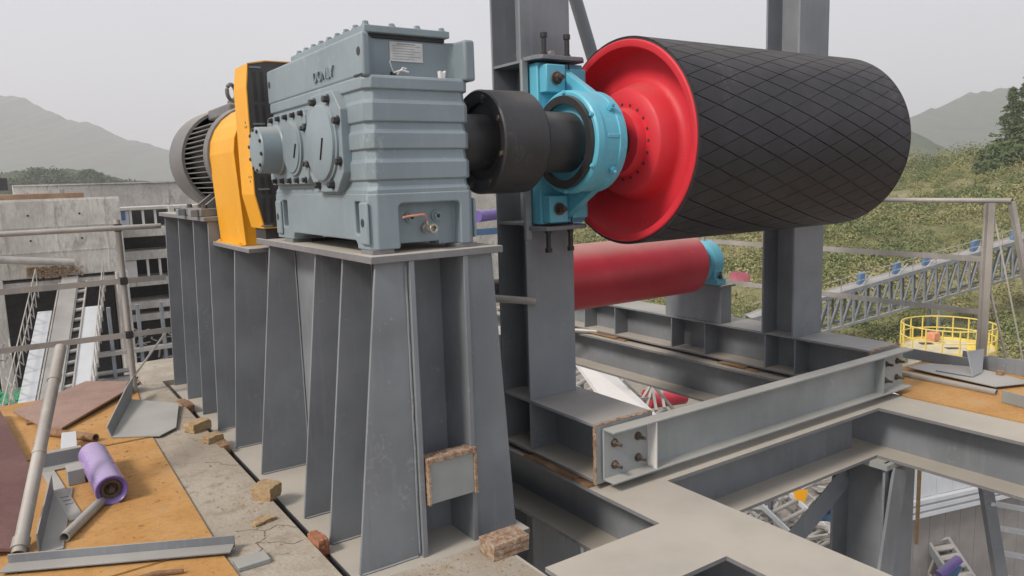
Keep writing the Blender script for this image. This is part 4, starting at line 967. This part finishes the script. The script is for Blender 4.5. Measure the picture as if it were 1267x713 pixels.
struct(b.build('broken_brickwork', 'oldbrick', cb), 'stuff')
MB().box(-.5, 2.3, 25.6, 25.9, 1.42, 1.62).build('roof_timber', 'oldbrick', cb, .02)
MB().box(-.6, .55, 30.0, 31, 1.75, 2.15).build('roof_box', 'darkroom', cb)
bw = tag(empty('concrete_building', (9, 45.2, -9)), 'pale concrete wall beyond the near building under the mountain', 'building')
MB().box(1.0, 30, 45, 45.4, -9, 1.97).build('wall', 'farcon', bw, .03)
for x in (3.2, 8.0, 12.6): MB().box(x, x + .06, 44.96, 45.0, -3, 1.9).build('joint_rib', 'farcon', bw)
MB().box(1.0, 30, 44.9, 45.5, 1.97, 2.04).build('coping', 'farcon', bw)
b = MB()
for x in range(7): b.bar((10.2 + x * .32, 40, 1.2), (10.2 + x * .32, 40, 2.2), .03)
for z in range(3): b.bar((10.1, 40, 1.35 + z * .28), (12.2, 40, 1.35 + z * .28), .03)
o = b.build('rebar_mesh', 'rust'); tag(o, 'upright rebar mesh in front of the pale wall beside the motor', 'rebar')
fb = tag(empty('building_frame', (4.8, 27.2, -9)), 'open concrete building frame with dark openings left of the pedestal', 'building')
for z, t in ((1.05, .10), (.30, .30), (-.44, .28), (-1.30, .26), (-2.05, .24), (-2.45, .22), (-4.8, .3)):
    MB().box(3.15, 8.2, 26.8, 28.0, z - t / 2 - .0, z + t / 2).build('floor_slab', 'farcon', fb, .01)
for x in (3.15, 4.75, 6.3, 7.8): MB().box(x, x + .18, 26.76, 27.1, -9, 1.1).build('column', 'farcon', fb, .01)
for z0_, z1_ in ((.45, 1.0), (-1.17, -.58)):
    for x in (3.62, 3.98, 4.34): MB().box(x, x + .07, 26.9, 26.98, z0_, z1_).build('mullion', 'white', fb)
MB().box(3.36, 3.60, 26.88, 26.92, .42, .98).build('panel', 'palecover', fb); MB().box(3.36, 3.62, 26.88, 26.92, -1.15, -.6).build('panel', 'white', fb)
MB().box(3.36, 3.50, 26.86, 26.88, .70, .98).build('blue_sheet', 'blue', fb)
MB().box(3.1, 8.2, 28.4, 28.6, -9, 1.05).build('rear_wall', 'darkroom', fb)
b = MB()
for k in range(60):
    x, z = random.uniform(3.2, 5.2), random.uniform(-4.6, -2.7); l = random.uniform(.15, .6); y = random.uniform(25.5, 26.7)
    b.bar((x, y, z), (x + l * random.uniform(-.5, 1), y + .1, z + l * random.uniform(-.5, .5)), .05, .03)
struct(b.build('scaffold_scrap', 'scaf'), 'stuff')
o = MB().cyl((-3, 23.7, .35), (1.72, 23.7, -.25), .10, 16).build('steel_pipe', 'scaf'); tag(o, 'thick lilac grey pipe ending at the left concrete wall', 'pipe')
struct(MB().box(-8, 6, 10, 24, -4.9, -4.7).build('yard_slab', 'farcon'))
# inclined conveyor with white covers
cv = tag(empty('inclined_conveyor', (.9, 19, -4.7)), 'inclined belt conveyor with pale side covers rising to the left wall', 'conveyor')
T0, DV = Vector((1.30, 23.2, -.96)), Vector((-.2, -1, -.445))
def strip(x0, x1, lo, hi, dz, th, nm, mat):
    """x offsets measured at the top end"""
    p = [T0 + Vector((x, 0, dz)) + DV * s_ for x, s_ in ((x0, lo), (x1, lo), (x1, hi), (x0, hi))]
    return MB().hexa([q - Vector((0, 0, th)) for q in p] + p).build(nm, mat, cv, .01)
strip(-.43, -.11, .8, 8, .0, .05, 'side_cover', 'palecover'); strip(.60, 1.00, .8, 8, .0, .05, 'side_cover', 'palecover')
strip(-.02, .38, -.6, 8, .06, .03, 'belt', 'steel'); strip(.38, .60, -.6, 8, -.10, .03, 'frame_deck', 'dark')
for k in range(18):
    q = T0 + DV * (k * .42) + Vector((.49, 0, -.05)); MB().cyl(q - Vector((.09, 0, 0)), q + Vector((.09, 0, .02)), .05, 10).build('roller', 'scaf', cv)
for x in (.385, .585, -.06, 1.02):
    MB().bar(T0 + Vector((x, 0, .0)) + DV * -.4, T0 + Vector((x, 0, .0)) + DV * 8, .035, .06).build('side_rail', 'scaf', cv)
for x in (-.50, 1.05):
    b = MB()
    for k in range(18):
        p = T0 + Vector((x, 0, -.1)) + DV * (k * .45); b.bar(p, p + Vector((0, 0, .75)), .025)
        b.bar(p + Vector((0, 0, .75)), p + DV * .45 + Vector((0, 0, .75)), .02); b.bar(p + Vector((0, 0, .4)), p + DV * .45 + Vector((0, 0, .4)), .02); b.bar(p, p + DV * .45 + Vector((0, 0, .4)), .018)
    struct(b.build('lattice_rail', 'scaf', cv), 'stuff')
b = MB()
for k in range(46):
    p = T0 + DV * random.uniform(1.5, 6) + Vector((random.uniform(-1.2, -.6), 0, random.uniform(-.5, .2))); b.bar(p, p + Vector((random.uniform(-.3, .3), random.uniform(-.5, .5), random.uniform(-.3, .5))), .03)
struct(b.build('scaffold_scrap', 'scaf'), 'stuff')
b = MB()
for k in range(60):
    p = Vector((random.uniform(-.9, .3), random.uniform(20.5, 22), -3.2)) ; b.sheet([p, p + Vector((.18, .02, .05)), p + Vector((.2, .12, .1)), p + Vector((.03, .14, .03))], .01)
M['net'] = plain('green_net', (.05, .28, .14)); o = b.build('debris_net', 'net'); tag(o, 'crumpled green debris net beside the inclined conveyor', 'net')
pf = tag(empty('yard_block', (.0, 21, -4.7)), 'low concrete block left of the inclined conveyor', 'concrete block')
MB().box(-3.0, .35, 20.3, 22.4, -4.7, -3.25).build('block', 'farcon', pf, .02)
sc2 = tag(empty('stair_tower', (2.6, 21, -4.7)), 'dark steel stair frame between the inclined conveyor and railing post', 'steel frame')
for x in (2.1, 2.75, 3.3): MB().box(x, x + .08, 20.9, 21.0, -4.7, -1.2).build('upright', 'steel', sc2)
for z in (-2.4, -3.1, -3.7): MB().box(1.7, 3.6, 20.85, 21.05, z, z + .10).build('crossbar', 'scaf', sc2)
b = MB()
for k in range(10): b.box(1.8, 2.7, 20.9 + k * .05, 21.3 + k * .05, -4.5 + k * .17, -4.47 + k * .17)
b.build('tread', 'steel', sc2)

# ------------------------------------------------------------------ conveyor gallery and yellow platform on the right
def P3(px, py, d): return at(px, py, d)
ga = tag(empty('conveyor_gallery', tuple(P3(1150, 400, 43))), 'long rising lattice conveyor gallery with blue idler brackets on the hillside', 'conveyor')
ga_o = ORG[ga]
b0, b1 = P3(930, 436, 41), P3(1330, 322, 47)          # bottom chord
t0, t1 = P3(930, 396, 41), P3(1330, 279, 47)          # belt deck
off = Vector((fw.x, fw.y, 0)).normalized() * 1.1
for o_ in (Vector((0, 0, 0)), off):
    MB().bar(b0 + o_, b1 + o_, .13, .13).build('chord', 'steel', ga); MB().bar(t0 + o_, t1 + o_, .14, .22).build('chord', 'steel', ga)
b = MB(); NB = 28
for k in range(NB):
    u, v = k / NB, (k + 1) / NB
    for o_ in (Vector((0, 0, 0)), off):
        b.bar(b0.lerp(b1, u) + o_, t0.lerp(t1, u) + o_, .10); b.bar(b0.lerp(b1, u) + o_, t0.lerp(t1, v) + o_, .09)
    b.bar(b0.lerp(b1, u), b0.lerp(b1, u) + off, .05); b.bar(b0.lerp(b1, u), b0.lerp(b1, v) + off, .04)
struct(b.build('lattice', 'steel', ga), 'stuff')
MB().hexa([t0 + Vector((0, 0, .05)), t1 + Vector((0, 0, .05)), t1 + off + Vector((0, 0, .05)), t0 + off + Vector((0, 0, .05)), t0 + Vector((0, 0, .09)), t1 + Vector((0, 0, .09)), t1 + off + Vector((0, 0, .09)), t0 + off + Vector((0, 0, .09))]).build('belt', 'steel', ga)
for h in (.45, .82): MB().bar(t0 + Vector((0, 0, h)), t1 + Vector((0, 0, h)), .035).build('handrail', 'scaf', ga)
for k in range(14):
    p = t0.lerp(t1, (k + .5) / 14); MB().bar(p, p + Vector((0, 0, .82)), .035).build('rail_post', 'scaf', ga)
for px in (1060, 1103, 1140, 1202, 1256, 1300):
    k = (px - 930) / 400; p = t0.lerp(t1, k) + off * .4 + Vector((0, 0, .09)); d_ = (t1 - t0).normalized()
    MB().hexa([p - d_ * .30, p + d_ * .10, p + d_ * .10 + off * .3, p - d_ * .30 + off * .3, p - d_ * .22 + Vector((0, 0, .62)), p + d_ * .22 + Vector((0, 0, .62)), p + d_ * .22 + off * .3 + Vector((0, 0, .62)), p - d_ * .22 + off * .3 + Vector((0, 0, .62))]).build('idler_bracket', 'blue', ga, .03)
    MB().bar(p + off * -.3 - d_ * .3, p + off * -.3 + d_ * .4 + Vector((0, 0, .5)), .05).build('bracket_strut', 'palecover', ga)
for k in (.15, .55, .92):
    p = b0.lerp(b1, k); MB().bar((p.x, p.y, -9), p, .16).bar((p.x + off.x, p.y + off.y, -9), p + off, .16).build('trestle', 'steel', ga)
yc = P3(1172, 430, 31); YR = 1.70
yp = tag(empty('round_platform', tuple(yc)), 'round platform with a yellow railing below the conveyor gallery', 'platform')
MB().lathe(yc, (0, 0, 1), [(-.12, 0), (-.12, YR), (0, YR), (0, 0)], 40).build('floor', 'cream', yp)
MB().lathe(yc, (0, 0, 1), [(-.10, YR + .005), (.10, YR + .005), (.10, YR + .015), (-.10, YR + .015)], 40, True).build('toe_ring', 'paleyellow', yp)
for h in (.5, .98): MB().tube([yc + Vector((YR * cos(t), YR * sin(t), h)) for t in [2 * pi * k / 40 for k in range(41)]], .028, 6).build('ring_rail', 'paleyellow', yp)
for k in range(18):
    a = 2 * pi * k / 18; p = yc + Vector((YR * cos(a), YR * sin(a), 0)); MB().bar(p, p + Vector((0, 0, .98)), .045).build('rail_post', 'paleyellow', yp)
for dx_, dy_, l in ((-.7, .6, .5), (.1, .75, .9), (-.15, -.35, .8), (.65, .15, .9)):
    p = yc + r2 * dx_ + Vector((fw.x, fw.y, 0)) * dy_; q = p + r2 * l; f2 = Vector((fw.x, fw.y, 0)).normalized() * .32
    MB().hexa([p + Vector((0, 0, .001)), q + Vector((0, 0, .001)), q + f2 + Vector((0, 0, .001)), p + f2 + Vector((0, 0, .001)), p + Vector((0, 0, .012)), q + Vector((0, 0, .012)), q + f2 + Vector((0, 0, .012)), p + f2 + Vector((0, 0, .012))]).build('hatch_opening', 'dark', yp)
p = yc + r2 * .75 - Vector((fw.x, fw.y, 0)) * .6; MB().box(p.x - .25, p.x + .25, p.y - .2, p.y + .2, yc.z + .005, yc.z + .3).build('valve_box', 'paleyellow', yp, .03)
p = yc + r2 * .1 + Vector((fw.x, fw.y, 0)) * 1.3; MB().box(p.x - .25, p.x + .25, p.y - .2, p.y + .2, yc.z + .005, yc.z + .35).build('valve_box', 'orange', yp, .03)
MB().lathe(yc, (0, 0, 1), [(-6.0, YR - .3), (-.12, YR - .3)], 40).build('silo_shell', 'farcon', yp)

# ------------------------------------------------------------------ what shows below the floor
def trough(name_lab, P, Q, wd, mat_cover, group=None, rollers=14, cover=True):
    """belt conveyor frame between P and Q"""
    e = tag(empty('belt_conveyor', tuple((P + Q) / 2)), name_lab, 'conveyor', group); d = (Q - P).normalized(); s = d.cross(Vector((0, 0, 1))).normalized() * wd / 2
    for k in (-1, 1): MB().bar(P + s * k, Q + s * k, .06, .14).build('side_rail', mat_cover, e)
    b = MB()
    for k in range(rollers):
        p = P.lerp(Q, (k + .5) / rollers); b.cyl(p - s * .9 + Vector((0, 0, .03)), p + s * .9 + Vector((0, 0, .03)), .055, 8)
    struct(b.build('roller_set', 'scaf', e), 'stuff')
    b = MB()
    for k in range(rollers):
        p = P.lerp(Q, k / rollers); q = P.lerp(Q, (k + 1) / rollers)
        for z in (-1, 1): b.bar(p + s * z - Vector((0, 0, .5)), q + s * z, .04); b.bar(p + s * z - Vector((0, 0, .5)), q + s * z - Vector((0, 0, .5)), .05)
    struct(b.build('lattice', 'scaf', e), 'stuff')
    for k in (.15, .85):
        p = P.lerp(Q, k); MB().bar((p.x, p.y, -9), p, .1).build('trestle', 'steel', e)
    return e
o = MB().hexa([at(700, 430, 16.2) - Vector((0, 0, .1)), at(742, 446, 16.0) - Vector((0, 0, .1)), at(835, 534, 13.0) - Vector((0, 0, .1)), at(775, 534, 12.8) - Vector((0, 0, .1)), at(700, 430, 16.2), at(742, 446, 16.0), at(835, 534, 13.0), at(775, 534, 12.8)]).build('cover_sheet', 'white'); tag(o, 'long off white cover sheet seen through the frame below the snub pulley', 'cover sheet')
trough('lattice belt conveyor seen below the frame beside the white cover sheet', at(690, 455, 19), at(900, 560, 17), 1.2, 'scaf')
trough('belt conveyor far below the right floor opening behind the dark brace', at(930, 590, 22), at(1110, 760, 19), 1.3, 'palecover')
trough('belt conveyor with rollers beside the white shed below the floor', at(1128, 622, 14.0), at(1225, 770, 12.5), .42, 'steel', None, 13)
o = MB().cyl(at(800, 494, 17), at(845, 488, 17.4), .22, 18).build('drum', 'dullred'); tag(o, 'small red drum on the conveyor far below the frame', 'conveyor drum')
o = MB().hexa([at(812, 480, 18) , at(850, 482, 18), at(850, 482, 18.5), at(812, 480, 18.5), at(812, 474, 18), at(850, 476, 18), at(850, 476, 18.5), at(812, 474, 18.5)]).build('cabinet', 'blue'); tag(o, 'blue cabinet behind the small red drum below the frame', 'cabinet')
b = MB()
for x0_, y0_, x1_, y1_ in ((786, 508, 806, 476), (798, 512, 808, 476), (812, 508, 806, 474), (806, 474, 836, 510), (790, 494, 812, 492), (770, 470, 800, 500), (822, 505, 818, 484)): b.bar(at(x0_, y0_, 14.5), at(x1_, y1_, 14.9), .05)
o = b.build('strut_cluster', 'scaf'); tag(o, 'fan of pale struts beside the white cover sheet', 'struts')
o = MB().cyl(at(1015, 628, 15), at(1045, 618, 15), .12, 16).build('idler_roller', 'purple'); tag(o, 'purple roller behind the dark brace below the floor', 'roller')
o = MB().hexa([at(1010, 645, 15), at(1036, 645, 15), at(1036, 645, 15.4), at(1010, 645, 15.4), at(1010, 628, 15), at(1036, 628, 15), at(1036, 628, 15.4), at(1010, 628, 15.4)]).build('roller_bracket', 'blue'); tag(o, 'blue bracket under the purple roller behind the dark brace', 'bracket')
b = MB(); b.hexa([at(980, 606, 14), at(1000, 606, 14), at(1000, 606, 14.4), at(984, 606, 14.4), at(984, 618, 14), at(996, 622, 14), at(996, 622, 14.4), at(984, 618, 14.4)])
o = b.build('warning_flag', 'yellow'); tag(o, 'orange yellow cover patch above the dark brace below the floor', 'cover')
o = MB().cyl(at(1162, 712, 9), at(1186, 692, 9.1), .055, 18).build('idler_roller', 'purple'); tag(o, 'purple roller at the lower right below the floor', 'roller')
o = MB().bar(at(1176, 716, 9.2), at(1184, 698, 9.15), .06, .1).build('roller_bracket', 'blue'); tag(o, 'blue bracket beside the lower right purple roller', 'bracket')
o = MB().cyl(at(590, 268, 9.5), at(640, 262, 10.5), .075, 20).build('idler_roller', 'purple'); tag(o, 'purple roller seen between gearbox and near column', 'roller')
o = MB().hexa([at(585, 292, 9.5), at(720, 282, 11), at(720, 282, 11.6), at(585, 292, 10.1), at(585, 284, 9.5), at(720, 274, 11), at(720, 274, 11.6), at(585, 284, 10.1)]).build('conveyor_rail', 'blue'); tag(o, 'blue conveyor rail seen between gearbox and near column', 'rail')
o = MB().cyl(at(652, 668, 8), at(664, 664, 8), .05, 14).build('idler_roller', 'purple'); tag(o, 'small purple roller seen past the pedestal foot', 'roller')
b = MB()
for k in range(260):
    x, y = random.uniform(6.5, 24), random.uniform(2.5, 15); p = Vector((x, y, random.uniform(-8.9, -7.6))); l = random.uniform(.4, 2.2); a = random.uniform(0, 6.28)
    b.bar(p, p + Vector((l * cos(a), l * sin(a), random.uniform(-.2, .5))), random.choice((.06, .09, .14)), random.choice((.05, .08)))
struct(b.build('steel_scrap', 'scaf'), 'stuff')
b = MB()
for k in range(90):
    x, y = random.uniform(7, 24), random.uniform(3, 15); p = Vector((x, y, random.uniform(-8.9, -8.2))); a = random.uniform(0, 6.28); l, w2 = random.uniform(.3, 1.2), random.uniform(.2, .5)
    dx_ = Vector((cos(a), sin(a), random.uniform(-.2, .2))) * l; dy_ = Vector((-sin(a), cos(a), random.uniform(-.2, .2))) * w2
    b.sheet([p, p + dx_, p + dx_ + dy_, p + dy_], .02)
struct(b.build('sheet_scrap', 'steel'), 'stuff')
trough('pale belt conveyor crossing deep below the right floor opening', at(960, 690, 20), at(1080, 600, 24), 1.0, 'scaf', None, 22)
trough('dark belt conveyor on the yard floor under the dark brace', at(930, 640, 24), at(1090, 680, 24), .8, 'steel', None, 22)
# white shed
sh = tag(empty('shed', (13, 6, -9)), 'white ribbed sheet metal shed below the floor on the right', 'shed')
Sa, Sb = at(1080, 560, 12.5), at(1330, 660, 14.5); Sb.z = Sa.z = -2.6; dS = (Sb - Sa); LS = dS.length; dS.normalize(); nS = Vector((dS.y, -dS.x, 0))
if nS.dot(Vector((fw.x, fw.y, 0))) > 0: nS = -nS
npn = int(LS / .36)
for k in range(npn):
    p = Sa + dS * (k * .36); q = p + dS * .352
    MB().hexa([p + Vector((0, 0, -1.35)), q + Vector((0, 0, -1.35)), q - nS * .05 + Vector((0, 0, -1.35)), p - nS * .05 + Vector((0, 0, -1.35)), p, q, q - nS * .05, p - nS * .05]).build('panel', 'palecover', sh)
    MB().hexa([p + Vector((0, 0, -6.4)) - nS * .1, q + Vector((0, 0, -6.4)) - nS * .1, q - nS * .15 + Vector((0, 0, -6.4)), p - nS * .15 + Vector((0, 0, -6.4)), p - nS * .1 + Vector((0, 0, -1.65)), q - nS * .1 + Vector((0, 0, -1.65)), q - nS * .15 + Vector((0, 0, -1.65)), p - nS * .15 + Vector((0, 0, -1.65))]).build('lower_panel', 'tan', sh)
for z in (-1.40, -1.52, -1.64): MB().bar(Sa + nS * .04 + Vector((0, 0, z)), Sb + nS * .04 + Vector((0, 0, z)), .09, .07).build('trim', 'palecover', sh)
MB().hexa([Sa - nS * .06, Sb - nS * .06, Sb - nS * 1.6, Sa - nS * 1.6, Sa - nS * .06 + Vector((0, 0, .06)), Sb - nS * .06 + Vector((0, 0, .06)), Sb - nS * 1.6 + Vector((0, 0, .12)), Sa - nS * 1.6 + Vector((0, 0, .12))]).build('roof', 'white', sh)
o = MB().bar(at(1138, 575, 8), at(1134, 672, 8.6), .04, .04).build('copper_strip', 'brick'); tag(o, 'thin rusty tan upright strip right of the floor column', 'strip')
# ladder at the lower right
ld = tag(empty('steel_ladder', tuple(at(1245, 760, 6.6))), 'steel ladder with pale rungs at the lower right below the floor', 'ladder')
MB().bar(at(1215, 575, 6.2), at(1250, 790, 6.0), .10, .05).build('stringer', 'steel', ld); MB().bar(at(1295, 590, 6.4), at(1320, 790, 6.2), .10, .05).build('stringer', 'steel', ld)
for y in (592, 622, 652, 683, 714, 745):
    x = 1215 + (y - 575) * .163; MB().bar(at(x, y, 6.15), at(x + 78, y + 14, 6.3), .06, .03).build('rung', 'palecover', ld)

# ------------------------------------------------------------------ haze in the air
mh = bpy.data.materials.new('haze_air'); mh.use_nodes = True; th = mh.node_tree; th.nodes.clear()
ho = th.nodes.new('ShaderNodeOutputMaterial'); pv = th.nodes.new('ShaderNodeVolumePrincipled')
pv.inputs['Color'].default_value = (.90, .92, .96, 1); pv.inputs['Density'].default_value = .0007; pv.inputs['Anisotropy'].default_value = .2
th.links.new(pv.outputs[0], ho.inputs['Volume']); M['haze'] = mh
struct(MB().box(-3600, 3600, -3600, 3600, -10.4, 215).build('haze', 'haze'), 'stuff')
